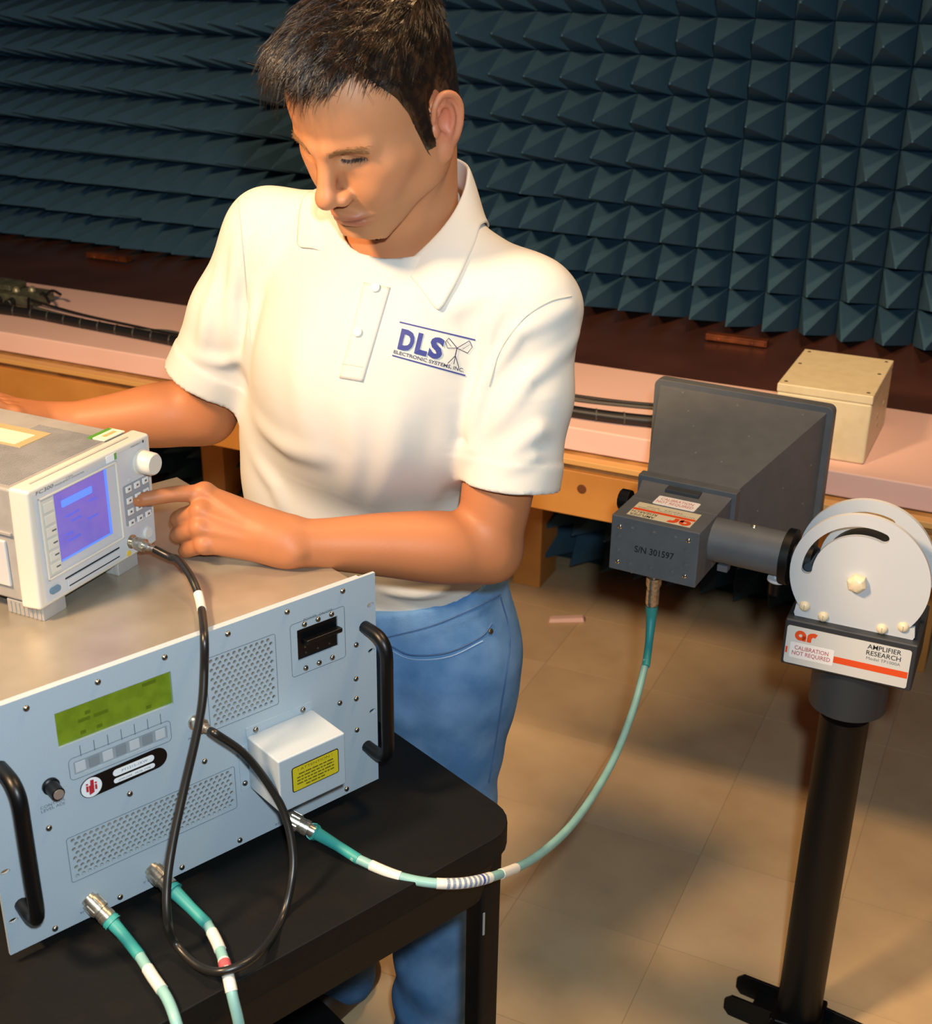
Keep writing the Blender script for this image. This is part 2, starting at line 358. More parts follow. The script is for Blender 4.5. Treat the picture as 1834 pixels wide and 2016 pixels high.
# ================================================================== amplifier
A = thing('rf_amplifier', ABL-V((0, 0, 0)), AYAW, 'pale blue grey rack amplifier with black handles standing on the black cart', 'amplifier')
PW, PHH = .4826, .2934
M_PAN = mat('pale_blue_grey_paint', '#a9b6c0', .42, noise=(900, '#a2afb9', .4, .6), bump=(900, .04))
M_ALU = mat('brushed_aluminium', '#bdb4a5', .34, .65, noise=(14, '#aaa08f', .35, .7), bump=(9, .03))
M_BLKP = mat('black_plastic', '#07080a', .38, spec=.35); M_INK = mat('print_ink', '#4d555c', .6); M_VOID = mat('dark_inside', '#0c1013', .9)
M_NICK = mat('nickel', '#d8d2c4', .30, .9, noise=(200, '#b5ab99', .4, .6))
M_WHT = mat('white_print', '#e6e8ea', .5)
mm = .001
rects = dict(lcd=(80.5, 210.5, 222.3, 263), key=(93, 199.8, 182.8, 199.3), g1=(78, 275.5, 57.5, 109.5), g2=(255, 339, 172.5, 259.5), brk=(370.5, 427.2, 214.8, 254.8))
slots = [(8.6, 41), (8.6, 104), (8.6, 189.7), (8.6, 252.5), (475.4, 41), (475.4, 104), (475.4, 189.7), (475.4, 252.5)]
srect = {('s', i): (s-6.5, s+6.5, z-5, z+5) for i, (s, z) in enumerate(slots)}
allr = {**rects, **srect}
xs = sorted({0, 482.6, *[r[0] for r in allr.values()], *[r[1] for r in allr.values()]}); zs = sorted({0, 293.4, *[r[2] for r in allr.values()], *[r[3] for r in allr.values()]})
pl = MB(); TH = .0042
def cellface(mb, a, b, c, d, y): mb.add([(a*mm, y, c*mm), (b*mm, y, c*mm), (b*mm, y, d*mm), (a*mm, y, d*mm)], [(0, 1, 2, 3)])
for a, b in zip(xs, xs[1:]):
    for c, d in zip(zs, zs[1:]):
        if any(r[0] <= a and b <= r[1] and r[2] <= c and d <= r[3] for r in allr.values()): continue
        cellface(pl, a, b, c, d, 0); cellface(pl, a, b, c, d, TH)
def wallq(mb, a, b, c, d, y0_, y1_):
    for (p, q) in (((a, c), (b, c)), ((b, c), (b, d)), ((b, d), (a, d)), ((a, d), (a, c))):
        mb.add([(p[0]*mm, y0_, p[1]*mm), (q[0]*mm, y0_, q[1]*mm), (q[0]*mm, y1_, q[1]*mm), (p[0]*mm, y1_, p[1]*mm)], [(0, 1, 2, 3)])
wallq(pl, 0, 482.6, 0, 293.4, 0, TH)
for r in rects.values(): wallq(pl, *r, 0, TH)
def holecell(mb, a, b, c, d, hx, hz, rx, rz, th, n=16, ang=0):
    """rectangle with an elliptical hole, with the hole's wall (mm)"""
    cn = [(a, c), (b, c), (b, d), (a, d)]; cen = ((a+b)/2+hx, (c+d)/2+hz)
    out, inn = [], []
    for i in range(n):
        q = 2*math.pi*(i+.5)/n+ang; dx, dz = math.cos(q), math.sin(q); inn.append((cen[0]+rx*dx, cen[1]+rz*dz))
        t = min(((b if dx > 0 else a)-cen[0])/dx if abs(dx) > 1e-9 else 1e9, ((d if dz > 0 else c)-cen[1])/dz if abs(dz) > 1e-9 else 1e9)
        out.append((cen[0]+dx*t, cen[1]+dz*t))
    vs_ = [(p[0]*mm, 0, p[1]*mm) for p in out]+[(p[0]*mm, 0, p[1]*mm) for p in inn]+[(p[0]*mm, th, p[1]*mm) for p in inn]
    k = len(vs_); vs_ += [(p[0]*mm, 0, p[1]*mm) for p in cn]; fs = []
    for i in range(n):
        j = (i+1) % n; fs += [(i, j, n+j, n+i), (n+i, n+j, 2*n+j, 2*n+i)]
        for ci, p in enumerate(cn):     # corner triangle when the two rays hit different sides
            if abs(out[i][0]-out[j][0]) > 1e-9 and abs(out[i][1]-out[j][1]) > 1e-9:
                if (abs(out[i][0]-p[0]) < 1e-6 and abs(out[j][1]-p[1]) < 1e-6) or (abs(out[i][1]-p[1]) < 1e-6 and abs(out[j][0]-p[0]) < 1e-6): fs.append((i, k+ci, j))
    mb.add(vs_, fs)
for r in srect.values(): holecell(pl, *r, 0, 0, 5.2, 3.3, TH)
me = bpy.data.meshes.new('front_panel'); me.from_pydata(pl.v, [], pl.f); link('front_panel', me, M_PAN, A)
# ventilation grilles: staggered perforations
def grille(r, name, lbl):
    g = MB(); px, pz = 6.8, 5.9; nr = round((r[3]-r[2])/pz); pz = (r[3]-r[2])/nr; ncol = int((r[1]-r[0])/px-.5); px = (r[1]-r[0])/(ncol+.5)
    for i in range(nr):
        z = r[2]+i*pz; o_ = (i % 2)*px/2
        for j in range(ncol): holecell(g, r[0]+o_+j*px, r[0]+o_+(j+1)*px, z, z+pz, 0, 0, 2.35, 2.35, .002, 12)
        a = r[0] if i % 2 else r[1]-px/2; cellface(g, a, a+px/2, z, z+pz, 0)
    me = bpy.data.meshes.new(name); me.from_pydata(g.v, [], g.f); o = link(name, me, M_PAN, A); tag(o, lbl)
    MB().box(r[0]*mm-.002, r[1]*mm+.002, .012, .0135, r[2]*mm-.002, r[3]*mm+.002).build('shade_sheet', M_VOID, o)  # dark sheet put in for the shade behind the perforations
    ol = MB(); outline(ol, rrect(r[0]*mm-.0035, r[1]*mm+.0025, r[2]*mm-.0035, r[3]*mm+.0025, .003), .0005, 0); ol.build('printed_outline', M_INK, o)
grille(rects['g1'], 'lower_grille', 'wide perforated ventilation grille'); grille(rects['g2'], 'upper_grille', 'square perforated ventilation grille')
# chassis
ch = MB(); ch.box(.027, .4556, TH, .42, .004, .2895).build('chassis', M_ALU, A, bevel=.0012)
MB().box(.02, .4626, TH, TH+.006, .2885, .2925).build('top_flange', M_PAN, A)
for x in (.05, .43):
    for y in (.04, .38): MB().cyl((x, y, .004), (x, y, -.0125), .012, 14).build('foot', M_BLKP, A, smooth=40)
# screws on the front
sb = MB().lathe((0, 0, 0), (0, -1, 0), [(0, .0034), (.0009, .0034), (.0021, .0027), (.0027, .0015), (.0029, .0002)], 14)
S0 = sb.build('screw', M_SCR, A, smooth=60); first = True
for s, z in [(53.8, 281), (129.3, 281.4), (205, 282), (281.6, 282.7), (358.4, 283.5), (435.3, 284.5), (149.7, 134.2), (241, 135), (58.6, 134.3), (49.6, 7.4), (125, 8), (201.6, 8.2), (277.9, 7.7),
             (432.4, 8), (426.2, 136.1), (452.6, 206.6), (451, 160.2), (450.6, 132.2), (450.4, 87.4), (30, 206), (30, 90)] + [(380.6+19*i, 259.9) for i in range(3)] + [(380+18.8*i, 202.3) for i in range(3)] + [(307.8, 149), (372.7, 149), (290.2, 127.6), (289.3, 83.8)]:
    o = S0 if first else share(S0, parent=A); first = False; o.location = (s*mm, 0 if z not in (149, 127.6, 83.8) else -.0012, z*mm)
# handles
def handle(s, lbl):
    zt_, zb_ = .2265, .057; d = .043
    p = [(s, 0, zt_), (s, -.018, zt_), (s, -.030, zt_-.002), (s, -.039, zt_-.009), (s, -d, zt_-.022), (s, -d, zt_-.05), (s, -d, zb_+.05), (s, -d, zb_+.022), (s, -.039, zb_+.009), (s, -.030, zb_+.002), (s, -.018, zb_), (s, 0, zb_)]
    o = MB().tube(catmull(p, 4), .0078, 12).build('handle', M_BLKP, A, smooth=50); tag(o, lbl)
handle(.0195, 'black bow handle'); handle(.4655, 'black bow handle')
# display
M_LCD = mat('green_lcd', '#6b7f1c', .35, noise=(60, '#5f7217', .4, .6), emit=('#6f8a10', .12)); M_LCDT = mat('lcd_segment', '#56680f', .4)
lc = MB().box(.0805, .2105, .0030, .0055, .2223, .263).build('display', M_LCD, A); tag(lc, 'olive green liquid crystal display')
random.seed(3)
for row, z in enumerate((.2565, .2495, .2425, .2355, .2285)):
    x = .085
    while x < .205:
        wd_ = random.choice((.006, .009, .013, .016))
        if random.random() < (.42 if row in (0, 2, 4) else .2): MB().box(x, min(x+wd_, .206), .0027, .003, z-.0020, z+.0020).build('display_characters', M_LCDT, lc)
        x += wd_+random.choice((.004, .008, .012))
# soft keys under the display
M_KEYB = mat('key_strip_base', '#8f969c', .5)
ks = MB().box(.093, .1998, .0018, .004, .1828, .1993).build('key_strip', M_KEYB, A)
kw = (.1998-.093)/7
for i in range(7):
    k = MB().box(.093+kw*i+.0018, .093+kw*(i+1)-.0018, .0004, .0018, .1850, .1972).build('soft_key', mat('key_dark', '#7d848a', .45) if i % 2 else mat('key_pale', '#b8bcc0', .45), ks, bevel=.001)
    if i < 7: MB().box(.096+kw*(i+.38), .0964+kw*(i+.38)+.0003, -.0002, 0, .2035, .2165).build('guide_line', M_INK, A)
ol = MB(); outline(ol, rrect(.0878, .2045, .1783, .2050, .005), .0005, 0); ol.build('printed_outline', M_INK, A)
# badge
bd = MB().prism([(.1087+.0125*math.cos(math.radians(a)), .1620+.0125*math.sin(math.radians(a))) for a in range(90, 271, 15)]+[(.1845+.0125*math.cos(math.radians(a)), .1640+.0125*math.sin(math.radians(a))) for a in range(-90, 91, 15)], -.0006, 0).build('badge', M_BLKP, A); tag(bd, 'black pill shaped maker badge')
MB().cyl((.1087, -.0006, .1620), (.1087, -.0009, .1620), .0116, 28).build('badge_disc', M_WHT, bd)
red = mat('red_print', '#b5222c', .5)
for pts in ([(-.0062, -.0035), (-.0036, -.0042), (-.0034, .0030), (-.0060, .0036)], [(-.0061, .0046), (-.0035, .0040), (-.0035, .0060), (-.0059, .0066)],
            [(-.0030, -.0085), (.0026, -.0068), (.0030, .0086), (-.0008, .0092), (-.0012, .0028), (-.0030, .0030)], [(.0036, -.0040), (.0060, -.0046), (.0062, .0016), (.0038, .0022)], [(.0038, .0032), (.0062, .0026), (.0062, .0046), (.0038, .0052)]):
    MB().prism([(.1087+a, .1620+b) for a, b in pts], -.0011, -.0009).build('emblem_mark', red, bd)
for z, h, tx in ((.1672, .0082, 'PT1215-1KW'), (.1575, .0058, 'AMPLIFIER   MFTR. TYPE')):
    MB().prism(rrect(.1335, .1815, z-h/2, z+h/2, h*.48, 5), -.0009, -.0006).build('badge_field', M_WHT, bd)
    text_mesh(tx, .1435 if h > .007 else .1385, z-.0014, .030 if h > .007 else .038, .0030 if h > .007 else .0022, -.0009).build('lettering', mat('grey_ink', '#5d6268', .6), bd)
# knob
kb = MB().lathe((.0665, 0, .1835), (.0665, -1, .1835), [(0, .0092), (.003, .0092), (.004, .0078), (.019, .0070), (.0195, .0062)], 24).build('level_knob', M_BLKP, A, smooth=40)
MB().cyl((.0665, -.0195, .1835), (.0665, -.0203, .1835), .0055, 20).build('knob_cap', mat('alu_cap', '#b9bcbe', .35, .8), kb, smooth=40)
text_mesh('CONTROL\nLEVEL ADJ.', .053, .154, .027, .0090, 0).build('lettering', M_INK, A)
# breaker
bk = MB().box(.3705, .4272, .0022, .02, .2148, .2548).build('breaker', M_BLKP, A)
MB().hexa([(.3775, .0022, .2330), (.4285, .0022, .2330), (.4285, .0022, .2410), (.3775, .0022, .2410), (.379, -.0085, .2365), (.4285, -.0085, .2365), (.4285, -.0085, .2420), (.379, -.0085, .2420)]).build('rocker', M_BLKP, bk, bevel=.0015)
for x, z in ((.383, .2208), (.3995, .2208), (.416, .2208), (.3825, .2355), (.3795, .2315)): MB().dome((x, .0021 if z < .23 else -.002, z), (0, -1, 0), .0014 if z < .232 else .0022, .0008, 8, 2).build('rivet', M_SCR, bk)
ol = MB(); outline(ol, rrect(.3612, .4374, .1957, .2650, .004), .0005, 0); ol.build('printed_outline', M_INK, A)
text_mesh('POWER  ON/OFF', .380, .2636, .040, .0034, -.0001).build('lettering', M_INK, A)
# shield box
sh = MB(); sx0, sx1, sz0, sz1, sd = .2955, .3862, .0745, .1445, .0665
sh.box(sx0, sx1, -sd, -.001, sz0, sz1); shield = sh.build('connector_shield', M_PAN, A, bevel=.0022, segs=3); tag(shield, 'white box shield over the output connector')
MB().box(sx0-.0, sx1+.0, -.0012, 0, sz1-.001, sz1+.0105).build('shield_flange', M_PAN, shield)
MB().box(sx0-.0115, sx0+.001, -.0012, 0, .0745, .1330).build('shield_flange', M_PAN, shield)
yl = MB().prism(rrect(.312, .3760, .0955, .1285, .003), -sd-.0004, -sd).build('warning_label', M_BLKP, shield); tag(yl, 'yellow warning label with a black border')
MB().prism(rrect(.3132, .3748, .0967, .1273, .002), -sd-.0006, -sd-.0004).build('label_field', mat('label_yellow', '#c9b81f', .5), yl)
iy = mat('label_ink', '#5a5410', .6)
text_mesh('! ATTENTION !', .320, .1218, .047, .0034, -sd-.0006).build('lettering', iy, yl)
random.seed(11)
for i in range(5):
    x = .3185 if i else .321; z = .1175-i*.0042; lim = .369 if i not in (4,) else .356
    if i == 4: x = .330
    g = MB()
    while x < lim:
        l = random.choice((.003, .0045, .006, .008)); g.box(x, min(x+l, lim), -sd-.0008, -sd-.0006, z-.0008, z+.0008); x += l+.0012
    g.build('fine_print', iy, yl)
for s, z, w_, t in ((.079, .0098, .016, 'RF OUT'), (.154, .0103, .016, 'RF SAMPLE'), (.224, .1700, .018, 'PULSE IN'), (.3275, .0035, .013, 'RF IN')):
    text_mesh(t, s, z, w_, .0028, 0).build('lettering', M_INK, A)

# ================================================================== frequency counter
BYAW = math.atan2(.905, .426); CB = V((-.459, 1.213, 1.14))
F = thing('frequency_counter', CB-V((0, 0, .0165)), BYAW, 'white and grey bench instrument with a blue screen standing on the amplifier', 'instrument')
Z0 = .0165
M_BEZ = mat('cream_plastic', '#cbc5b9', .4); M_FACE = mat('pale_grey_plastic', '#bdbfc4', .45); M_GRY = mat('grey_case', '#989592', .5, noise=(30, '#8f8c89', .4, .6))
CW, CHH, CD = .200, .139, .36
bz = MB(); bz.hexa([(0, 0, Z0), (CW, 0, Z0), (CW+.002, .026, Z0-.001), (-.002, .026, Z0-.001), (.004, 0, Z0+CHH), (CW+.004, 0, Z0+CHH), (CW+.005, .026, Z0+CHH+.001), (.001, .026, Z0+CHH+.001)])
bz.build('bezel', M_BEZ, F, bevel=.004, segs=3)
MB().box(.01, CW-.004, -.0006, .0, Z0+.006, Z0+CHH-.006).build('face_plate', M_FACE, F)
cs = MB().box(.004, CW-.002, .026, CD, Z0+.002, Z0+CHH-.002).build('case', M_GRY, F, bevel=.004)
for i in range(40):
    y = .034+.0026*i
    MB().box(.012, CW-.03, y, y+.0013, Z0+CHH-.002, Z0+CHH-.0010).build('top_rib', M_GRY, cs)
MB().box(.02, CW-.02, -.0004+.012, .0145, Z0+CHH+.0008, Z0+CHH+.0016).build('top_groove', mat('groove_shade', '#b5aea2', .6), F)
# side recess with ribs
for y0_, y1_ in ((.04, .12), (.15, .23)): MB().box(.0005, .0045, y0_, y1_, Z0+.02, Z0+.075).build('side_panel', mat('side_grey', '#b9b9ba', .5), cs, bevel=.0015)
MB().box(.001, .0045, .03, CD-.01, Z0+.082, Z0+.086).build('side_ledge', M_GRY, cs, bevel=.001)
for x in (.006, .130):
    ft = MB().box(x, x+.036, .003, .055, 0, Z0+.001).build('front_foot', M_GRY, F, bevel=.0015)
    for i in range(8): MB().box(x-.0008, x, .006+i*.006, .009+i*.006, .002, Z0-.001).build('foot_rib', M_GRY, ft)
    MB().box(x, x+.036, .29, .345, 0, Z0+.002).build('rear_foot', M_GRY, F, bevel=.0015)
# screen recess
rx0, rx1, rz0, rz1 = .0155, .1405, Z0+.030, Z0+.1265
fr = MB(); y_ = -.0007
for a, b, c, d in ((rx0, rx1, rz1-.0025, rz1), (rx0, rx1, rz0, rz0+.0025), (rx0, rx0+.0025, rz0, rz1), (rx1-.0025, rx1, rz0, rz1)): fr.box(a, b, -.0030, y_, c, d)
fr.build('screen_frame', mat('frame_cream', '#d3cdbf', .45), F, bevel=.0008)
M_SCR2 = mat('blue_screen', '#6a5fb0', .16, noise=(38, '#7c6aa8', .35, .7), emit=('#5d58c8', .42), spec=.6)
sn = MB().box(.039, .1225, -.0016, y_, Z0+.0435, Z0+.1235).build('screen', M_SCR2, F); tag(sn, 'blue violet lit screen')
eb = mat('screen_bright', '#5b83ee', .25, emit=('#4f83ff', .55))
MB().box(.1185, .1225, -.0019, -.0016, Z0+.0435, Z0+.1235).box(.039, .1185, -.0019, -.0016, Z0+.0435, Z0+.0458).build('screen_edge', eb, sn)
MB().prism(rrect(.048, .097, Z0+.104, Z0+.1125, .002), -.0019, -.0016).build('readout_bar', eb, sn)
for x, z, l in ((.052, .091, .022), (.06, .083, .016), (.049, .07, .012), (.085, .075, .018), (.052, .062, .02), (.09, .095, .012)): MB().box(x, x+l, -.0018, -.0016, Z0+z, Z0+z+.0022).build('screen_text', mat('screen_dim', '#5563cf', .3, emit=('#4a5ae0', .4)), sn)
sk = MB().box(.0185, .037, -.0022, y_, Z0+.034, Z0+.1225).build('soft_key_column', mat('key_column', '#c2c1b9', .5), F)
for i in range(6): MB().box(.0205, .0355, -.0034, -.0022, Z0+.0365+i*.0143, Z0+.0475+i*.0143).build('soft_key', mat('key_face', '#cbc9c0', .5), sk, bevel=.0008)
for i in range(4): MB().box(.028, .0345, -.0036, -.0034, Z0+.0415+i*.0143, Z0+.0432+i*.0143).build('key_print', M_INK, sk)
# keypad
kp = MB().prism(rrect(.1475, .1937, Z0+.0415, Z0+.0915, .0015), -.0012, y_).build('keypad', mat('pad_grey', '#8e9198', .5), F)
for r in range(4):
    for c_ in range(3):
        x = .1555+c_*.0150; z = Z0+.0865-r*.0142
        k = MB().box(x-.0048, x+.0048, -.0034, -.0012, z-.0040, z+.0036).build('key', mat('key_white', '#d4d2cf', .45), kp, bevel=.0008)
        MB().box(x-.0016, x+.0016, -.0036, -.0034, z-.001, z+.0012).build('key_print', M_INK, k)
MB().lathe((.1835, 0, Z0+.1105), (.1835, -1, Z0+.1105), [(0, .0155), (.002, .0155), (.003, .0142), (.019, .0135), (.0215, .0118)], 32).build('dial_knob', M_BEZ, F, smooth=40)
MB().box(.158, .163, -.0016, -.0006, Z0+.094, Z0+.0985).build('small_button', M_FACE, F, bevel=.0006)
bn = MB().lathe((.1825, -.0006, Z0+.0200), (.1825, -1, Z0+.02), [(0, .0075), (.0012, .0075), (.0014, .0062), (.003, .0062)], 20).build('blank_port', mat('blank_white', '#cdccc6', .5), F, smooth=40)
MB().lathe((.1535, -.0006, Z0+.0200), (.1535, -1, Z0+.02), [(0, .0085), (.0012, .0085), (.0014, .0052), (.010, .0052)], 20).build('bnc_port', M_NICK, F, smooth=40)
MB().prism(rrect(.0155, .0305, Z0+.0135, Z0+.0205, .003, 4), -.0036, y_).build('power_button', mat('blue_grey_button', '#5f7f97', .4), F, bevel=.0008)
MB().box(.041, .1315, -.0012, y_, Z0+.0205, Z0+.0222).build('drive_slot', M_VOID, F)
MB().box(.0435, .130, -.0022, y_, Z0+.0065, Z0+.0195).build('drive_door', M_FACE, F, bevel=.0006)
MB().box(.0445, .129, -.0024, -.0022, Z0+.0108, Z0+.0122).build('drive_groove', M_VOID, F)
MB().cyl((.147, -.0006, Z0+.0075), (.147, -.0012, Z0+.0075), .0036, 12).build('yellow_dot', mat('yellow_sticker', '#d8b43c', .5), F)
text_mesh('FC300', .0145, Z0+.1312, .026, .0040, -.0007, shear=.2).build('lettering', mat('dark_ink', '#3b4250', .6), F)
text_mesh('3 GHz\nFREQUENCY COUNTER', .043, Z0+.1306, .046, .0046, -.0007).build('lettering', M_INK, F)
text_mesh('FREQUENCY', .168, Z0+.1322, .018, .0024, -.0007).build('lettering', M_INK, F)
MB().box(.189, .1915, -.0009, -.0006, Z0+.1320, Z0+.1350).build('brand_dot', mat('dark_ink', '#3b4250', .6), F)
bdg = MB().box(.1255, .1428, -.0010, -.0006, Z0+.1282, Z0+.1362).build('rating_badge', M_WHT, F)
MB().box(.1388, .1428, -.0012, -.0010, Z0+.1282, Z0+.1362).build('badge_green', mat('badge_green', '#5f9a4e', .5), bdg)
zt_ = Z0+CHH
st = MB().box(.160, .196, .030, .052, zt_-.001, zt_+.0004).build('inspection_sticker', mat('sticker_cream', '#e6e0c4', .6), F)
MB().box(.158, .195, .0475, .0535, zt_-.001, zt_+.0006).build('sticker_green', mat('sticker_green', '#4f8a2c', .6), st)
MB().box(.169, .190, .036, .042, zt_+.0004, zt_+.0006).build('sticker_print', mat('sticker_tan', '#b7a16c', .6), st)
tp = MB().box(.10, .150, .10, .30, zt_-.001, zt_+.0003).build('clear_tape', mat('tan_tape', '#b49f78', .35), F)
MB().box(.104, .1365, .112, .29, zt_+.0003, zt_+.0007).build('paper_note', mat('cream_paper', '#efe0b4', .7), F)
# ================================================================== antenna positioner on its pole
PP_ = V((.617, 1.75, 0)); PYAW = math.radians(-24.6); HYAW = math.radians(-28.3)
def prism_holes(loops, y0_, y1_):
    mb = MB(); tri = tessellate_polygon([[V((p[0], p[1], 0)) for p in l] for l in loops]); flat = [p for l in loops for p in l]; n = len(flat)
    fs = [tuple(t) for t in tri]+[tuple(i+n for i in reversed(t)) for t in tri]; k = 0
    for l in loops:
        m_ = len(l); fs += [(k+i, k+(i+1) % m_, k+(i+1) % m_+n, k+i+n) for i in range(m_)]; k += m_
    return mb.add([(p[0], y0_, p[1]) for p in flat]+[(p[0], y1_, p[1]) for p in flat], fs)
M_GREYP = mat('dark_grey_paint', '#5d6064', .5, noise=(35, '#575a5e', .35, .7), bump=(350, .05)); M_BKP = mat('satin_black_paint', '#05080b', .45, spec=.3)
M_HEADP = mat('charcoal_plastic', '#2c3137', .5); M_WPL = mat('white_acetal', '#ccd0d4', .4); M_CRM = mat('cream_nylon', '#e4d6b6', .35)
M_ORG = mat('orange_print', '#e0501f', .5); M_LBL = mat('label_silver', '#d2d4d2', .35); M_LINK = mat('label_black', '#14161a', .5); M_REDT = mat('sticker_red_ink', '#b24a55', .6); M_STK = mat('sticker_white', '#f0eeee', .6)
T = thing('antenna_positioner', PP_, PYAW, 'black pole stand with two white slotted discs holding up the horn antenna', 'stand')
pole = MB().lathe((0, 0, .05), (0, 0, 1), [(0, .039), (.63, .039)], 40).build('pole', M_BKP, T, smooth=40)
MB().lathe((0, 0, .70), (0, 0, 1), [(0, .0565), (.003, .0605), (.090, .0605), (.092, .058)], 48).build('collar', mat('pvc_grey', '#2c343b', .5), T, smooth=40)
head = MB().box(-.101, .095, -.0755, .07, .790, .869).build('head_block', M_HEADP, T, bevel=.003)
MB().box(-.094, .088, -.050, .001, .869, .903).build('fork_block', M_HEADP, T, bevel=.003)
def disc(y0_, y1_, lbl):
    cx, cz, R_ = -.005, .950, .102; out = []
    for i in range(65):
        a = math.radians(-38+256*i/64); out.append((cx+R_*math.cos(a), cz+R_*1.02*math.sin(a)))
    out += [(-.0905, .889), (-.0925, .874), (-.089, .866), (-.081, .8625), (.074, .8625), (.083, .866), (.0865, .874), (.0845, .889)]
    r0, hw = .0770, .0078; a0, a1 = math.radians(70), math.radians(180); sl = []
    for i in range(25): a = a0+(a1-a0)*i/24; sl.append((cx+(r0+hw)*math.cos(a), cz+(r0+hw)*math.sin(a)))
    for i in range(1, 8): a = a1+math.pi*i/8; sl.append((cx+r0*math.cos(a1)+hw*math.cos(a), cz+r0*math.sin(a1)+hw*math.sin(a)))
    for i in range(25): a = a1+(a0-a1)*i/24; sl.append((cx+(r0-hw)*math.cos(a), cz+(r0-hw)*math.sin(a)))
    for i in range(1, 8): a = a0+math.pi+math.pi*i/8; sl.append((cx+r0*math.cos(a0)+hw*math.cos(a), cz+r0*math.sin(a0)+hw*math.sin(a)))
    o = prism_holes([out, sl], y0_, y1_).build('slotted_disc', M_WPL, T, smooth=30, bevel=.0008); tag(o, lbl); return o
d1 = disc(-.060, -.0515, 'front white slotted disc'); d2 = disc(.001, .0095, 'rear white slotted disc')
MB().lathe((-.005, -.0505, .950), (-.005, 0, .950), [(0, .060), (.049, .060)], 40).build('pivot_hub', M_BKP, T, smooth=40)
hexb = MB().lathe((-.006, -.060, .946), (-.006, -1, .946), [(0, .0150), (.011, .0150), (.0155, .0105), (.0175, .004)], 6).build('pivot_bolt', M_CRM, T, bevel=.0012)
for x, z in ((-.0775, .888), (-.0478, .877), (.0392, .877), (.0685, .887)):
    b = MB().dome((x, -.060, z), (0, -1, 0), .0086, .0062, 16, 5).build('nylon_screw', M_CRM, T, smooth=60)
    MB().box(x-.0004, x+.0004, -.0664, -.0655, z-.004, z+.004).build('slot', mat('slot_shade', '#a8997a', .6), b)
MB().cyl((-.081, -.054, .951), (-.081, .012, .951), .0066, 16).build('lock_pin', mat('dark_pin', '#2a3b4c', .4), T, smooth=40)
lb = MB().prism(rrect(-.0965, .0875, .7945, .8590, .0035), -.0766, -.0755).build('name_plate', M_LBL, T); tag(lb, 'silver name plate with orange bar')
yf = -.0767
def ring(cx, cz, ro, ri, a0, a1, n=16):
    A_ = [(cx+ro*math.cos(math.radians(a0+(a1-a0)*i/n)), cz+ro*math.sin(math.radians(a0+(a1-a0)*i/n))) for i in range(n+1)]
    B_ = [(cx+ri*math.cos(math.radians(a1+(a0-a1)*i/n)), cz+ri*math.sin(math.radians(a1+(a0-a1)*i/n))) for i in range(n+1)]
    return A_+B_
def ar_logo(parent, F_, x, z, w_):      # the fat orange letters; F_ maps the letter plane into the part's space
    k = w_/34.
    for loops in ([ring(9, 8.5, 8.5, 2.6, 0, 359.9, 28)], [[(12, 8.5), (17.6, 8.5), (17.6, 0), (12, 0)]], [[(19, 0), (25.5, 0), (25.5, 6.5), (27.4, 9.5), (31, 9.0), (34, 15.5), (29, 17), (23, 15.5), (19.6, 12), (19, 8)]]):
        m_ = prism_holes([[(x+a*k, z+b*k) for a, b in l] for l in loops], 0, -.0002)
        m_.v = [F_(p) for p in m_.v]; m_.build('logo_letter', M_ORG, parent)
ar_logo(lb, lambda p: (p[0], yf+p[1], p[2]), -.0845, .8365, .0345)
MB().box(-.0225, .0865, yf-.0002, yf, .8115, .8225).build('orange_bar', M_ORG, lb); MB().box(-.0955, -.0925, yf-.0002, yf, .8115, .8225).build('orange_bar', M_ORG, lb)
text_mesh('AMPLIFIER\nRESEARCH', .0235, .8375, .0500, .0185, yf, bold=.006).build('lettering', M_LINK, lb)
text_mesh('Model TP1000A', .0245, .8297, .0495, .0050, yf).build('lettering', mat('label_grey_ink', '#6c7074', .6), lb)
cal = MB().prism(rrect(-.0890, -.0225, .8055, .8320, .002), yf-.0004, yf).build('calibration_sticker', M_STK, lb)
text_mesh('CALIBRATION\nNOT REQUIRED', -.085, .8095, .0580, .0180, yf-.0004, bold=.008).build('lettering', M_REDT, cal)
# arm tube (turned a little against the head) and its black coupling
MH = Matrix.Rotation(HYAW-PYAW, 4, 'Z')
def hx(mb): return mb.xf(MH)
arm = hx(MB().lathe((-.236, -.030, .950), (1, -.030, .950), [(0, .0352), (.12, .0352)], 40)).build('arm_tube', M_GREYP, T, smooth=40)
hx(MB().lathe((-.122, -.030, .948), (1, -.030, .948), [(0, .040), (.002, .0445), (.014, .0445), (.016, .026), (.045, .026)], 36)).build('coupling', M_BKP, T, smooth=40)
hx(MB().lathe((-.128, -.030, .912), (-.128, -.030, 0), [(0, .006), (.004, .006), (.0042, .0155), (.008, .016), (.010, .014)], 20)).build('lock_nut', M_WPL, T, smooth=40)
hx(MB().lathe((-.128, -.030, .902), (-.128, -.030, 0), [(0, .012), (.022, .011)], 16)).build('lock_knob', M_BKP, T, smooth=40)
hx(MB().dome((-.174, -.030, .985), (0, 0, 1), .0055, .004)).build('tube_screw', M_NICK, T, smooth=60)
hx(MB().box(-.222, -.205, -.045, -.028, .903, .914)).build('clamp_tab', M_GREYP, T, bevel=.001)
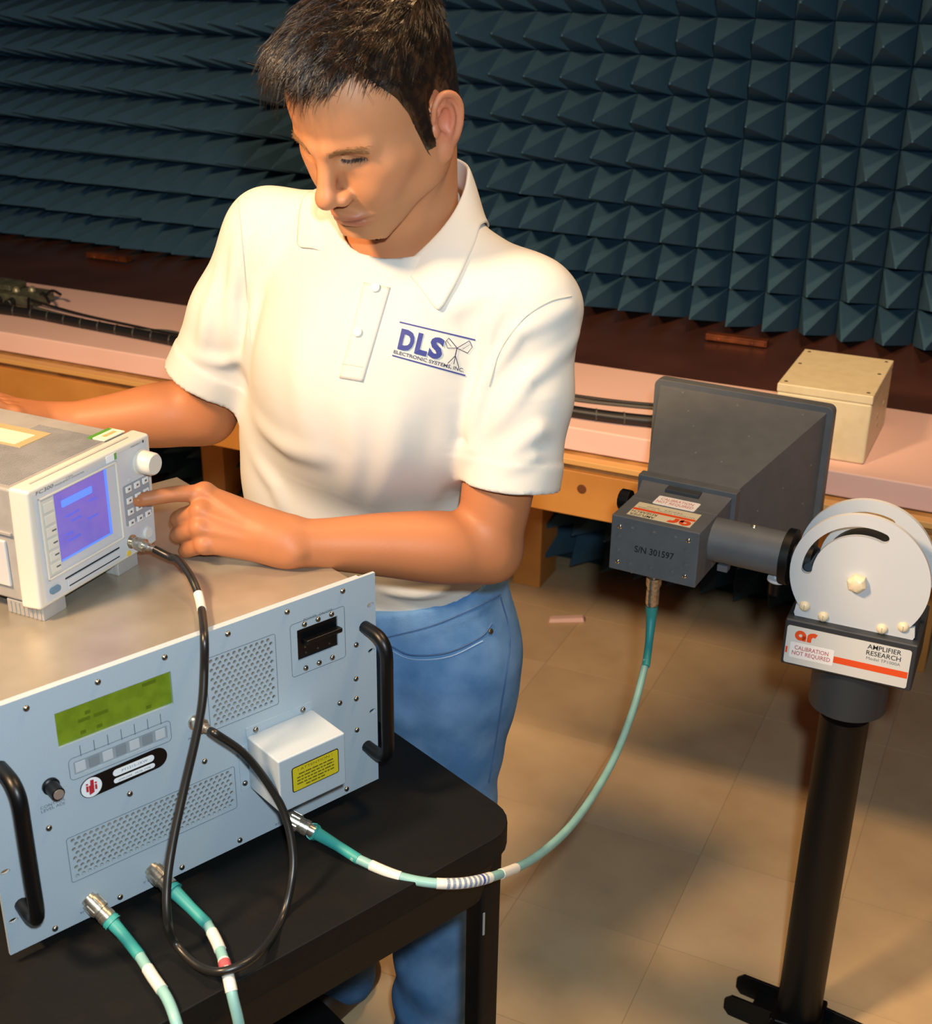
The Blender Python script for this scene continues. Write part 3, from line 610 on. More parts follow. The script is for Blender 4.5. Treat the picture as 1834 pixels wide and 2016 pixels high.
# base: crossed steel channels
fy = math.radians(-32)-PYAW
for a, L, sides in ((fy, .128, (-1, 1)), (fy+math.pi/2, .34, (-1,))):
    R_ = Matrix.Rotation(a, 4, 'Z')
    for s in sides:
        leg = MB()
        for q in (-.031, .031):
            leg.prism([(s*.02, .0), (s*(L-.01), .0), (s*L, .012), (s*L, .034), (s*(L-.012), .046), (s*.02, .050)] if s > 0 else [(s*.02, .050), (s*(L-.012), .046), (s*L, .034), (s*L, .012), (s*(L-.01), .0), (s*.02, .0)], q-.003, q+.003)
        leg.box(min(s*.02, s*(L-.045)), max(s*.02, s*(L-.045)), -.028, .028, .002, .026)
        leg.xf(R_).build('base_leg', M_BKP, T, bevel=.001)
MB().box(-.045, .045, -.045, .045, .002, .05).build('base_hub', M_BKP, T, bevel=.004)

# ================================================================== horn antenna
Hn = thing('horn_antenna', PP_+V((math.cos(HYAW)*-.3075, math.sin(HYAW)*-.3075, .897)), HYAW, 'dark grey rectangular horn antenna with its feed box towards the viewer', 'antenna')
# local: x = s+.3075, y = -off, z = z-.897
def frus(mb, r0, r1):   # two rectangles (x0,x1,z0,z1,y)
    f = lambda r: [(r[0], r[4], r[2]), (r[1], r[4], r[2]), (r[1], r[4], r[3]), (r[0], r[4], r[3])]
    return mb.rings([f(r0), f(r1)], False, False)
fb = MB().box(-.0725, .0725, -.11, -.028, 0, .094).build('feed_box', M_GREYP, Hn, bevel=.0018)
tr = MB(); q0 = (-.0725, .0725, 0, .094, -.028); q1 = (-.0775, .0775, -.008, .103, .030)
tr.rings([[(q[0], q[4], q[2]), (q[1], q[4], q[2]), (q[1], q[4], q[3]), (q[0], q[4], q[3])] for q in (q0, (-.0725, .0725, 0, .094, .0), q1)]).build('transition', M_GREYP, Hn, bevel=.0012)
MB().box(-.0295, .0285, .010, .028, .0955, .1035).build('access_slot', mat('slot_dark', '#33373c', .6), Hn, bevel=.001)
MB().box(-.0845, .0845, .030, .052, -.0165, .1110).build('flange', M_GREYP, Hn, bevel=.0015)
a0 = (-.0775, .0775, -.011, .1055, .052); a1 = (-.156, .156, -.088, .182, .310); fl_ = MB()
f = lambda r: [(r[0], r[4], r[2]), (r[1], r[4], r[2]), (r[1], r[4], r[3]), (r[0], r[4], r[3])]
ins = lambda r, t: (r[0]+t, r[1]-t, r[2]+t, r[3]-t, r[4])
fl_.rings([f(a0), f(a1), f(ins(a1, .003)), f(ins(a0, .003))], False, False); flare = fl_.build('flare', M_GREYP, Hn)
rim = MB(); b0 = (-.164, .164, -.096, .190, .300); b1 = (-.164, .164, -.096, .190, .325)
def rl(r): return [(a, r[4], b) for a, b in rrect(r[0], r[1], r[2], r[3], .012, 4)]
rim.rings([rl(ins(b0, .012)), rl(b0), rl(b1), rl(ins(b1, .014)), rl(ins(b0, .012))], False, False); rim.build('rim', M_GREYP, Hn, smooth=35, bevel=.0012)
for x, y in ((-.10, .29), (.0, .28), (.11, .285), (-.06, .2), (.055, .2), (-.03, .13), (.04, .12), (-.08, .24)):     # rivet heads on the top face
    t = (y-.052)/(.310-.052); MB().dome((x*(.5+.5*t)*1.1, y, .1055+t*(.182-.1055)), (0, -.28, .96), .0024, .0008, 8, 2).build('rivet', mat('rivet_grey', '#7d8186', .4, .4), flare)
for y, z in ((.27, .09), (.26, .02), (.19, .07), (.12, .05)):
    t = (y-.052)/(.310-.052); MB().dome((.0775+t*.0785, y, z), (.96, -.28, 0), .0024, .0008, 8, 2).build('rivet', mat('rivet_grey', '#7d8186', .4, .4), flare)
S1 = None
for i, (s, z) in enumerate(((-.345, .973), (-.309, .974), (-.274, .974), (-.366, .955), (-.366, .931), (-.253, .957), (-.253, .932), (-.344, .911), (-.309, .913), (-.274, .914))):
    x = s+.3075; zz = z-.897; m_ = MB().lathe((x, -.110, zz), (x, -1, zz), [(0, .0052), (.0006, .0050), (.0007, .0038), (.0016, .0034), (.0018, .0006)], 18).build('cap_screw', M_GREYP, Hn, smooth=35)
for s, z in ((-.365, .973), (-.252, .975), (-.365, .912), (-.253, .914)):
    MB().lathe((s+.3075, -.110, z-.897), (s+.3075, -1, z-.897), [(0, .0040), (.001, .0040), (.0022, .003), (.0028, .0008)], 14).build('bright_screw', mat('bright_screw', '#dad6cc', .12, 1.0), Hn, smooth=50)
text_mesh('S/N 301597', -.031, .039, .065, .0115, -.1101, shear=.05, rot=(0, .045, .02), bold=.012).build('lettering', M_LINK, Hn)
ZT = .0941
def topF(p): return (-p[0], -p[2], ZT-p[1])          # letter plane -> top face, upside down for the viewer
nl = MB().box(-.0530, .0515, -.0975, -.0415, .0938, .0943).build('maker_label', mat('label_cream', '#d6cdb0', .5), Hn); tag(nl, 'upside down maker label')
def top_text(s, x, y, w_, h_, m, par, bold=0, up=False, z=.09435):
    t = text_mesh(s, x, y, w_, h_, 0, bold=bold); out = []
    for a, b, c_ in t.v:
        out.append((a, c_, z) if up else (-a, -c_, z))
    t.v = out; t.build('lettering', m, par)
# seen from the aperture side: right way up, so x and y are mirrored here
MB().box(-.0525, .0510, -.0735, -.0655, .0943, .0944).build('orange_bar', M_ORG, nl)
top_text('AMPLIFIER\nRESEARCH', .0085, .0755, .0420, .0200, M_LINK, nl, .006)
def arF(p): return (-p[0], -p[2], .0945-p[1])
ar_logo(nl, arF, -.0495, .0760, .038)
top_text('ANTENNA MODEL NUMBER', -.048, .0590, .096, .0040, mat('label_grey_ink', '#6c7074', .6), nl)
top_text('SERIES  4000', -.025, .0520, .060, .0040, mat('label_grey_ink', '#6c7074', .6), nl)
ck = MB().prism(rrect(-.0335, .0370, -.0375, -.0015, .003), .0944, .0949, 'z').build('calibration_sticker', M_STK, Hn)
def flat_text(s, x, y, w_, h_, m, par, z):
    t = text_mesh(s, x, y, w_, h_, 0, bold=.006); t.v = [(a, c_, z) for a, b, c_ in t.v]; t.build('lettering', m, par)
flat_text('CALIBRATION\nNOT REQUIRED', -.030, -.0320, .062, .0245, mat('sticker_red_ink2', '#c96a66', .6), ck, .0950)
kn = MB().lathe((-.076, .004, .072), (-1, .004, .072), [(0, .008), (.008, .008), (.009, .018), (.026, .018), (.028, .015)], 12).build('side_knob', M_BKP, Hn, bevel=.001)
for q in ((-.036, -.100), (.025, -.086)): MB().dome((q[0], q[1], -.0005), (0, 0, -1), .004, .004, 10, 3).build('bottom_screw', mat('bright_screw', '#dad6cc', .12, 1.0), Hn, smooth=60)
MB().lathe((-.0085, -.070, 0), (-.0085, -.070, -1), [(0, .012), (.004, .012), (.0045, .0085), (.014, .0085)], 20).build('coax_port', M_NICK, Hn, smooth=40)

# ================================================================== coaxial cables
M_TEAL = mat('teal_boot', '#2f908c', .5); M_AQUA = mat('pale_teal_jacket', '#86b5b1', .45, noise=(25, '#7daba7', .4, .6)); M_SLV = mat('white_sleeve', '#ddd9cd', .45)
def conn(parent, p, d, name='connector', L=.042, r=.0105):
    p = V(p); d = V(d).normalized(); P_ = [(0, r*.78), (.004, r*.78), (.0045, r), (.020, r), (.0205, r*.86), (.026, r*.86), (.0265, r*.92), (L-.010, r*.92), (L-.0095, r*.72), (L, r*.72)]
    o = MB().lathe(p, p+d, P_, 18).build(name, M_NICK, parent, smooth=35); tag(o, 'nickel coaxial plug')
    for k in range(6):
        a = d.orthogonal().normalized(); b = d.cross(a); q = k*math.pi/3; n_ = a*math.cos(q)+b*math.sin(q)
        MB().cyl(p+d*.007+n_*(r-.0006), p+d*.018+n_*(r-.0006), .0011, 6).build('grip_rib', M_NICK, o)
    return p+d*L
def boot(parent, pts, r0=.0098, r1=.0064):
    pts = catmull(pts, 8); n = len(pts); rs = []
    for i in range(n):
        t = i/(n-1); r = r0+(r1-r0)*min(1, t*1.5)
        if t < .30: r += .0009*(1 if int(t*40) % 3 == 0 else 0)
        rs.append(r)
    o = MB().tube(pts, rs, 14).build('strain_relief', M_TEAL, parent, smooth=60); tag(o, 'dark teal strain relief boot')
def seglen(pts, a, b):
    """part of a polyline between fractions a and b"""
    L = [0]
    for p, q in zip(pts, pts[1:]): L.append(L[-1]+(q-p).length)
    T_ = L[-1]; out = []
    def pt(s):
        for i in range(len(L)-1):
            if L[i+1] >= s: return pts[i].lerp(pts[i+1], (s-L[i])/max(1e-9, L[i+1]-L[i]))
        return pts[-1]
    n = max(3, int((b-a)*T_/.004))
    return [pt(T_*(a+(b-a)*i/n)) for i in range(n+1)]
def coax(name, label, pconn, dconn, bootpts, path, sleeves, end=None, r=.0058):
    c_ = thing(name, pconn, 0, label, 'cable', 'teal coaxial cables'); inv_ = W_of(c_).inverted(); G = lambda L_: [inv_ @ V(p) for p in L_]
    e_ = V(pconn)+V(dconn).normalized()*.042
    conn(c_, inv_ @ V(pconn), dconn)
    boot(c_, G([e_-V(dconn).normalized()*.003]+bootpts))
    line = catmull([bootpts[-2].lerp(bootpts[-1], .75), bootpts[-1]]+path, 14)
    o = MB().tube(G(line), r, 12).build('jacket', M_AQUA, c_, smooth=60)
    for a, b in sleeves: MB().tube(G(seglen(line, a, b)), r+.0006, 12).build('label_sleeve', M_SLV, c_, smooth=60)
    return c_, G, line
# horn cable
offp = lambda x, y, off: at_plane(x, y, ABL+AN*off, AN)
A1 = amp(.3385, .004, .0145)
hp = V((PP_.x+math.cos(HYAW)*-.316+math.sin(HYAW)*.070, PP_.y+math.sin(HYAW)*-.316-math.cos(HYAW)*.070, .883))
b_ = [at_Y(622, 1640, 1.236), at_Y(662, 1664, 1.215), at_Y(706, 1692, 1.195)]
pth = [at_Y(790, 1727, 1.172), at_Y(880, 1740, 1.168), at_Y(962, 1728, 1.20), at_Y(1050, 1690, 1.30), at_Y(1130, 1618, 1.43), at_Y(1200, 1510, 1.58), at_Y(1245, 1400, 1.70), at_Y(1268, 1315, 1.775), at_Y(1271, 1300, 1.785)]
c1, G1, ln1 = coax('coaxial_cable', 'long pale teal coaxial cable looping from the amplifier up to the horn antenna', A1, (b_[0]-A1), b_, pth, ((.03, .075), (.125, .215), (.245, .295)))
e2_ = conn(c1, G1([hp])[0], (0, 0, -1), L=.062, r=.0118)
boot(c1, G1([hp-V((0, 0, .058)), at_Y(1281, 1222, 1.833), at_Y(1277, 1265, 1.812), at_Y(1271, 1312, 1.776)]))
random.seed(5)
for k in range(9):      # print on the sleeve
    q = seglen(ln1, .138+.0078*k, .142+.0078*k); MB().tube(G1(q), .0067, 10).build('sleeve_print', mat('sleeve_ink', '#7f8aa0', .5) if k != 7 else mat('sleeve_blue_ink', '#3a4f9a', .5), c1, smooth=60)
# the two cables at the lower edge of the panel
A2 = amp(.089, .0, .0267); b2 = [at_z(208, 1803, .846), at_z(240, 1838, .836), at_z(275, 1882, .8305)]
p2_ = [at_z(300, 1922, .829), at_z(330, 1968, .828), amp(.091, .184, -.016), amp(.091, .197, -.060), amp(.092, .199, -.16), amp(.092, .196, -.34), amp(.092, .198, -.56)]
coax('coaxial_cable', 'pale teal coaxial cable plugged in nearest the left black handle', A2, b2[0]-A2, b2, p2_, ((.045, .10),))
A3 = amp(.1644, .0, .027); b3 = [at_z(338, 1750, .848), at_z(376, 1788, .838), at_z(408, 1820, .832)]
p3_ = [at_z(430, 1862, .830), at_z(447, 1915, .829), amp(.154, .184, -.016), amp(.153, .197, -.060), amp(.153, .199, -.16), amp(.153, .196, -.34), amp(.153, .198, -.56)]
c3, G3, ln3 = coax('coaxial_cable', 'pale teal coaxial cable plugged in under the lower grille', A3, b3[0]-A3, b3, p3_, ((.03, .075), (.10, .16)))
MB().tube(G3(seglen(ln3, .104, .120)), .0067, 12).build('red_print', mat('sleeve_red_ink', '#b5545a', .5), c3, smooth=60)
# black cable with bayonet plugs
kb0 = CB+V((.426, .905, 0))*.1535+V((0, 0, .020)); kn_ = V((.905, -.426, 0))
K = thing('coaxial_cable', kb0, 0, 'thin black coaxial cable hanging in a loop from the instrument to the amplifier panel', 'cable'); invK = W_of(K).inverted(); GK = lambda L_: [invK @ V(p) for p in L_]
def bnc(p, d, wing=True):
    p = V(p); d = V(d).normalized()
    o = MB().lathe(invK @ p, (invK @ p)+d, [(0, .0068), (.002, .0068), (.0022, .0074), (.011, .0074), (.0112, .0062), (.015, .0062), (.0152, .0048), (.021, .0048), (.0212, .0036), (.030, .0036)], 18).build('bayonet_plug', M_NICK, K, smooth=35)
    MB().lathe((invK @ p)+d*.0095, (invK @ p)+d, [(0, .0085), (.0045, .0085)], 8).build('bayonet_grip', M_NICK, o, bevel=.0008)
    return p+d*.028
q0_ = bnc(kb0+kn_*.006, kn_+V((0, 0, -.1)))
bp0 = amp(.2338, .001, .190); bdir = (offp(420, 1442, .034)-bp0)
q1_ = bnc(bp0, bdir)
MB().lathe(invK @ (bp0-V(AN)*.001), (invK @ bp0)+V(AN), [(0, .009), (.003, .009), (.0032, .006), (.006, .006)], 18).build('panel_nut', M_NICK, K, smooth=35)
kp_ = [q0_, q0_+(kn_+V((0, 0, -.25)))*.022, at_Y(352, 1103, 1.315), at_Y(378, 1140, 1.285), at_Y(394, 1185, 1.255), offp(402, 1250, .008), offp(402, 1320, .018), offp(398, 1385, .028), offp(384, 1460, .036), offp(362, 1555, .046), offp(340, 1660, .062), offp(329, 1740, .078), offp(330, 1810, .094), at_z(346, 1858, .836), at_z(390, 1902, .829),
       at_z(440, 1912, .838), at_z(505, 1880, .838), offp(553, 1812, .125), offp(575, 1725, .105), offp(574, 1660, .088), offp(557, 1595, .070), offp(522, 1535, .054), offp(478, 1482, .042), q1_+V(bdir).normalized()*.012, q1_]
kl = catmull(kp_, 12)
MB().tube(GK(kl), .0046, 12).build('jacket', mat('black_cable_jacket', '#1b1a18', .35), K, smooth=60)
MB().tube(GK(seglen(kl, .102, .135)), .0053, 12).build('label_sleeve', M_SLV, K, smooth=60)
# ================================================================== the man: surfaces grown from distance fields
N3 = lambda *a: np.array(a, float)
npv = lambda v: np.array(tuple(v), float)
def smin(a, b, k):
    h = np.maximum(k-np.abs(a-b), 0)/k; return np.minimum(a, b)-h*h*k*.25
def smax(a, b, k): return -smin(-a, -b, k)
BIG = .5
def _cull(P, lo, hi, m=.05):
    x, y, z = P[:, 0], P[:, 1], P[:, 2]; lo = lo-m; hi = hi+m
    return (x > lo[0]) & (x < hi[0]) & (y > lo[1]) & (y < hi[1]) & (z > lo[2]) & (z < hi[2])
def _box(f, lo, hi): f.lo = np.asarray(lo, float); f.hi = np.asarray(hi, float); return f
def _guard(fs, core):
    """evaluate a group only near its own bounds"""
    lo = np.min([g.lo for g in fs], 0); hi = np.max([g.hi for g in fs], 0)
    def f(P):
        m = _cull(P, lo, hi); n = m.sum()
        if n == 0: return np.full(len(P), BIG)
        if n == len(P): return core(P)
        d = np.full(len(P), BIG); d[m] = core(P[m]); return d
    return _box(f, lo, hi)
def rc(a, b, ra, rb):
    a = np.asarray(a, float); b = np.asarray(b, float); ab = b-a; L2 = max(ab @ ab, 1e-12); R_ = max(ra, rb); lo = np.minimum(a, b)-R_; hi = np.maximum(a, b)+R_
    def core(P):
        Q = P-a; t = np.clip(Q @ ab/L2, 0, 1); Q = Q-t[:, None]*ab
        return np.sqrt(np.einsum('ij,ij->i', Q, Q))-(ra+(rb-ra)*t)
    def f(P):
        m = _cull(P, lo, hi); d = np.full(len(P), BIG)
        if m.any(): d[m] = core(P[m])
        return d
    return _box(f, lo, hi)
def chain(pts, rs, k=.01):
    return union([rc(p, q, a, b) for p, q, a, b in zip(pts, pts[1:], rs, rs[1:])], k)
def limb(pts, rs, sub=6):
    Q = np.array([tuple(p) for p in catmull([V(p) for p in pts], sub)]); R_ = np.array([max(v.x, .002) for v in catmull([V((r, 0, 0)) for r in rs], sub)])
    lo = Q.min(0)-R_.max(); hi = Q.max(0)+R_.max(); A_ = Q[:-1]; D_ = Q[1:]-Q[:-1]; L2 = (D_*D_).sum(1)
    def f(P):
        m = _cull(P, lo, hi, .05); d = np.full(len(P), BIG)
        if m.any():
            X = P[m]; best = np.full(len(X), BIG)
            for a, dv, l2, ra, rb in zip(A_, D_, L2, R_, R_[1:]):
                Y = X-a; t = np.clip(Y @ dv/l2, 0, 1); Y = Y-t[:, None]*dv; best = np.minimum(best, np.sqrt(np.einsum('ij,ij->i', Y, Y))-(ra+(rb-ra)*t))
            d[m] = best
        return d
    return _box(f, lo, hi)
def ell(c, r, R_=None):
    c = np.asarray(c, float); r = np.asarray(r, float); M_ = max(r)
    def f(P):
        m = _cull(P, c-M_, c+M_); d = np.full(len(P), BIG)
        if m.any():
            Q = P[m]-c
            if R_ is not None: Q = Q @ R_
            q1 = Q/r; q2 = q1/r; k0 = np.sqrt(np.einsum('ij,ij->i', q1, q1)); k1 = np.sqrt(np.einsum('ij,ij->i', q2, q2)); d[m] = k0*(k0-1)/np.maximum(k1, 1e-6)
        return d
    return _box(f, c-M_, c+M_)
def union(fs, k):
    def f(P):
        d = fs[0](P)
        for g in fs[1:]: d = smin(d, g(P), k)
        return d
    return _guard(fs, f)
def grow(items):
    """items: (field, k, +1 add / -1 carve)"""
    def f(P):
        d = items[0][0](P)
        for g, k, s in items[1:]:
            e_ = g(P); m = e_ < .12          # far from this piece nothing changes
            if not m.any(): continue
            d[m] = smin(d[m], e_[m], k) if s > 0 else smax(d[m], -e_[m], k)
        return d
    return _guard([g for g, k, s in items if s > 0], f)
def mesh_sdf(f, lo, hi, h, B=10, slack=1.0):
    lo = np.asarray(lo, float); n = np.ceil((np.asarray(hi)-lo)/(h*B)).astype(int)
    g = np.stack(np.meshgrid(*[np.arange(k) for k in n], indexing='ij'), -1).reshape(-1, 3)
    d = np.concatenate([f(c) for c in np.array_split(lo+(g+.5)*h*B, max(1, len(g)//200000))])
    g = g[np.abs(d) < slack*(h*B*.87)+.006]
    ar = np.arange(B+1); off = np.stack(np.meshgrid(ar, ar, ar, indexing='ij'), -1).reshape(-1, 3)
    NN = n*B+4; key = lambda c: ((c[:, 0]+1)*NN[1]+c[:, 1]+1)*NN[2]+c[:, 2]+1
    cor = np.array([(i, j, k) for i in (0, 1) for j in (0, 1) for k in (0, 1)])
    edges = [(0, 4), (1, 5), (2, 6), (3, 7), (0, 2), (1, 3), (4, 6), (5, 7), (0, 1), (2, 3), (4, 5), (6, 7)]
    K, VV, Q = [], [], []
    for blk in np.array_split(g, max(1, len(g)//350)):
        base_ = blk*B; P = (lo+(base_[:, None, :]+off[None])*h).reshape(-1, 3)
        D = f(P).reshape(len(blk), B+1, B+1, B+1)
        C8 = np.stack([D[:, i:B+i, j:B+j, k:B+k] for i, j, k in cor], -1); S = C8 < 0; cnt_ = S.sum(-1)
        b, x, y, z = np.nonzero((cnt_ > 0) & (cnt_ < 8))
        if len(b) == 0: continue
        c8 = C8[b, x, y, z]; s8 = S[b, x, y, z]; cell = base_[b]+np.stack([x, y, z], 1)
        acc = np.zeros((len(b), 3)); w_ = np.zeros(len(b))
        for i, j in edges:
            m = s8[:, i] != s8[:, j]; t = c8[:, i]/(c8[:, i]-c8[:, j]+1e-20); p = cor[i]+t[:, None]*(cor[j]-cor[i]); acc[m] += p[m]; w_[m] += 1
        VV.append(lo+(cell+acc/w_[:, None])*h); K.append(key(cell))
        for ax, e_ in ((0, 4), (1, 2), (2, 1)):
            m = s8[:, 0] != s8[:, e_]; c = cell[m]; flip = s8[m, 0]
            o1, o2 = [N3(0, 1, 0), N3(0, 0, 1), N3(1, 0, 0)][ax].astype(int), [N3(0, 0, 1), N3(1, 0, 0), N3(0, 1, 0)][ax].astype(int)
            q = np.stack([key(c), key(c-o1), key(c-o1-o2), key(c-o2)], 1); q[flip] = q[flip][:, ::-1]; Q.append(q)
    K = np.concatenate(K); VV = np.concatenate(VV); Q = np.concatenate(Q)
    K, ui = np.unique(K, return_index=True); VV = VV[ui]
    idx = np.searchsorted(K, Q); idx[idx >= len(K)] = 0; ok = np.all(K[idx] == Q, axis=1); return VV, idx[ok][:, ::-1]
def np_mesh(name, VV, F):
    me = bpy.data.meshes.new(name); me.vertices.add(len(VV)); me.vertices.foreach_set('co', VV.astype(np.float32).ravel())
    me.loops.add(len(F)*4); me.loops.foreach_set('vertex_index', F.astype(np.int32).ravel()); me.polygons.add(len(F))
    me.polygons.foreach_set('loop_start', np.arange(0, len(F)*4, 4, dtype=np.int32)); me.polygons.foreach_set('use_smooth', np.ones(len(F), bool)); me.update(calc_edges=True); me.validate(); return me
def grad(f, P, e_=.0008):
    G = np.stack([f(P+N3(*(e_ if i == j else 0 for j in range(3))))-f(P-N3(*(e_ if i == j else 0 for j in range(3)))) for i in range(3)], 1)
    return G/np.maximum(np.linalg.norm(G, axis=1, keepdims=True), 1e-9)
def hit(f, px, py, off=0.0, near=1.0, far=2.2):
    """points where the sight lines through the given pixels meet the surface"""
    px = np.asarray(px, float); py = np.asarray(py, float)
    d = CFW*CAM_F+CRT*(px-917)[:, None]-CUP*(py-1008)[:, None]; d /= np.linalg.norm(d, axis=1, keepdims=True)
    t = np.full(len(px), near)
    for _ in range(90):
        dd = f(CC+d*t[:, None])-off; t = np.where(t < far, t+np.clip(dd*.7, -.02, .02), t)
    return CC+d*t[:, None]
aY = lambda x, y, Y: npv(at_Y(x, y, Y))

# ------------------------------------------------------------------ joints
FV = N3(-.416, -.909, 0); LV = N3(.909, -.416, 0)                 # the way the chest faces, and the man's left
SL = N3(.070, 1.505, 1.402); EL = N3(.028, 1.440, 1.113); WL = N3(-.214, 1.372, 1.152)
SR = N3(-.256, 1.655, 1.452); ER = aY(402, 812, 1.69); WR = aY(115, 838, 1.655)
NB = N3(-.088, 1.585, 1.475)
hy, hp_, hr_ = -.654, .498, .064
def head_rot(yaw, pitch, roll):
    cy, sy, cp, sp, cr, sr = math.cos(yaw), math.sin(yaw), math.cos(pitch), math.sin(pitch), math.cos(roll), math.sin(roll)
    return np.array([[cy, -sy, 0], [sy, cy, 0], [0, 0, 1]]) @ np.array([[1, 0, 0], [0, cp, -sp], [0, sp, cp]]) @ np.array([[cr, 0, sr], [0, 1, 0], [-sr, 0, cr]]) @ np.diag([1., -1, 1])
HR = head_rot(hy, hp_, hr_); HC = N3(-.107, 1.477, 1.641); HS = 1.02
def to_head(P): return ((P-HC) @ HR)/HS
def from_head(p): return HC+(np.asarray(p, float)*HS) @ HR.T

# ------------------------------------------------------------------ head, in its own frame: (left, forward, up)
def rotu(a): c, s = math.cos(a), math.sin(a); return np.array([[c, -s, 0], [s, c, 0], [0, 0, 1]])
def roty(a): c, s = math.cos(a), math.sin(a); return np.array([[1, 0, 0], [0, c, -s], [0, s, c]])
EAR = rotu(math.radians(24)) @ roty(math.radians(12))
face_items = [
    (ell((0, -.012, .034), (.0745, .098, .084)), .03, 1),
    (ell((0, .040, .034), (.061, .051, .060)), .03, 1),
    (ell((0, .030, -.030), (.0605, .056, .068)), .035, 1),
    (ell((0, .056, -.072), (.040, .036, .036)), .025, 1),
    (rc((.049, -.004, -.058), (.017, .068, -.102), .021, .017), .026, 1),
    (rc((.048, .004, -.030), (.046, .004, -.060), .022, .022), .03, 1),
    (ell((0, .079, -.106), (.024, .017, .017)), .016, 1),
    (ell((.045, .052, -.026), (.021, .021, .017)), .03, 1),
    (ell((.030, .066, -.048), (.020, .018, .020)), .02, 1),
    (rc((.009, .0925, .0085), (.045, .0715, .0090), .0085, .0075), .012, 1),
    (ell((.0315, .0945, -.003), (.0190, .0165, .0090)), .010, -1),
    (ell((.0325, .0655, -.0010), (.0175, .0155, .0115)), .004, 1),
    (rc((0, .0900, .004), (0, .1090, -.036), .0078, .0105), .012, 1),
    (ell((0, .1120, -.0425), (.0122, .0122, .0108)), .009, 1),
    (ell((.0135, .0995, -.0465), (.0085, .0110, .0082)), .006, 1),
    (ell((.0065, .1045, -.0548), (.0036, .0060, .0040)), .003, -1),
    (limb([(0, .0985, -.0735), (.014, .0950, -.0745), (.0285, .0825, -.0778)], [.0058, .0052, .0028]), .006, 1),
    (limb([(0, .0960, -.0838), (.013, .0930, -.0830), (.0260, .0825, -.0800)], [.0066, .0058, .0030]), .007, 1),
    (limb([(0, .1050, -.0784), (.015, .1000, -.0782), (.0310, .0855, -.0790)], [.0018, .0016, .0015]), .0025, -1),
    (rc((0, .1085, -.060), (0, .1065, -.068), .0022, .0026), .006, -1),
    (ell((0, .1010, -.0945), (.014, .0045, .0040)), .012, -1),
    (limb([(.0160, .0835, -.0035), (.0310, .0830, -.0060), (.0440, .0745, -.0055), (.0500, .0660, -.0035)], [.0010, .0013, .0012, .0010]), .003, -1),
    (ell((.0805, -.0175, -.0165), (.0078, .0195, .0335), EAR), .005, 1),
    (ell((.0895, -.0200, -.0120), (.0085, .0150, .0255), EAR), .002, -1),
    (limb([(.0840, -.0130, .0080), (.0850, -.0230, -.0020), (.0845, -.0235, -.0160), (.0820, -.0170, -.0290), (.0795, -.0090, -.0340)], [.0030, .0034, .0034, .0034, .0030]), .004, 1),
    (ell((.0810, -.0115, -.0140), (.0060, .0075, .0110), EAR), .003, -1),
    (ell((.0785, -.0060, -.0480), (.0058, .0085, .0105), EAR), .006, 1),
    (ell((.0770, .0015, -.0180), (.0042, .0045, .0070)), .004, 1),
    (limb([(.0775, .0000, -.0060), (.0820, -.0040, .0100), (.0850, -.0160, .0165), (.0885, -.0300, .0080), (.0890, -.0350, -.0090), (.0860, -.0290, -.0280), (.0810, -.0150, -.0430)], [.0032, .0036, .0038, .0038, .0036, .0034, .0034]), .003, 1),
]
_face = grow(face_items)
def face(Q):
    A_ = Q.copy(); A_[:, 0] = np.abs(A_[:, 0]); return _face(A_)
def head_sdf(P):
    m = _cull(P, HC-.15, HC+.15, .0); d = np.full(len(P), BIG)
    if m.any(): d[m] = face(to_head(P[m]))*HS
    return d
_box(head_sdf, HC-.15, HC+.15)
h2w = lambda *p: from_head(p)
neck = union([rc(h2w(0, -.030, -.045), NB+N3(0, .01, -.03), .057, .066), rc(h2w(0, -.05, -.01), NB+N3(0.01, .03, -.03), .05, .06)], .03)
stern = union([rc(h2w(.062, -.030, -.040), NB+FV*.05+LV*.012+N3(0, 0, -.03), .012, .010), rc(h2w(-.062, -.030, -.040), NB+FV*.05-LV*.012+N3(0, 0, -.03), .012, .010), rc(h2w(0, .035, -.098), h2w(0, .0, -.125), .020, .018)], .012)
# ------------------------------------------------------------------ hands
def finger(pts, rs): return limb(pts, rs, 3)
iM, iP, iD, iT = aY(404, 972, 1.402), aY(349, 972, 1.388), aY(306, 979, 1.377), aY(269, 985.5, 1.3675)
mM, rM, pM = aY(398, 1006, 1.386), aY(396, 1038, 1.374), aY(404, 1072, 1.366)
mP, rP, pP = aY(352, 1022, 1.402), aY(351, 1053, 1.392), aY(366, 1084, 1.386)
mD, rD, pD = mP+N3(.016, .022, -.014), rP+N3(.017, .020, -.011), pP+N3(.016, .016, -.006)
mT, rT, pT = mD+N3(.020, .004, -.004), rD+N3(.019, .003, -.002), pD+N3(.016, .002, -.001)
fingers = union([finger([iM, iP, iD, iT], [.0112, .0098, .0092, .0080]), finger([mM, mP, mD, mT], [.0118, .0110, .0098, .0082]), finger([rM, rP, rD, rT], [.0114, .0105, .0094, .0080]), finger([pM, pP, pD, pT], [.0102, .0094, .0084, .0072])], .0028)
wd_ = WL
palm = union([rc(wd_+N3(.0, .006, .010), iM, .021, .0115), rc(wd_+N3(0, .002, .004), mM, .023, .0125), rc(wd_+N3(0, 0, -.002), rM, .023, .0120), rc(wd_+N3(0, -.003, -.008), pM, .020, .0105), rc(wd_+N3(-.02, .02, .0), (mM+rM)/2+N3(.012, .014, -.006), .022, .012)], .014)
thumb = finger([wd_+N3(-.02, .026, .010), wd_+N3(-.055, .048, .018), wd_+N3(-.085, .046, .022), wd_+N3(-.108, .036, .022)], [.014, .0115, .0098, .0082])
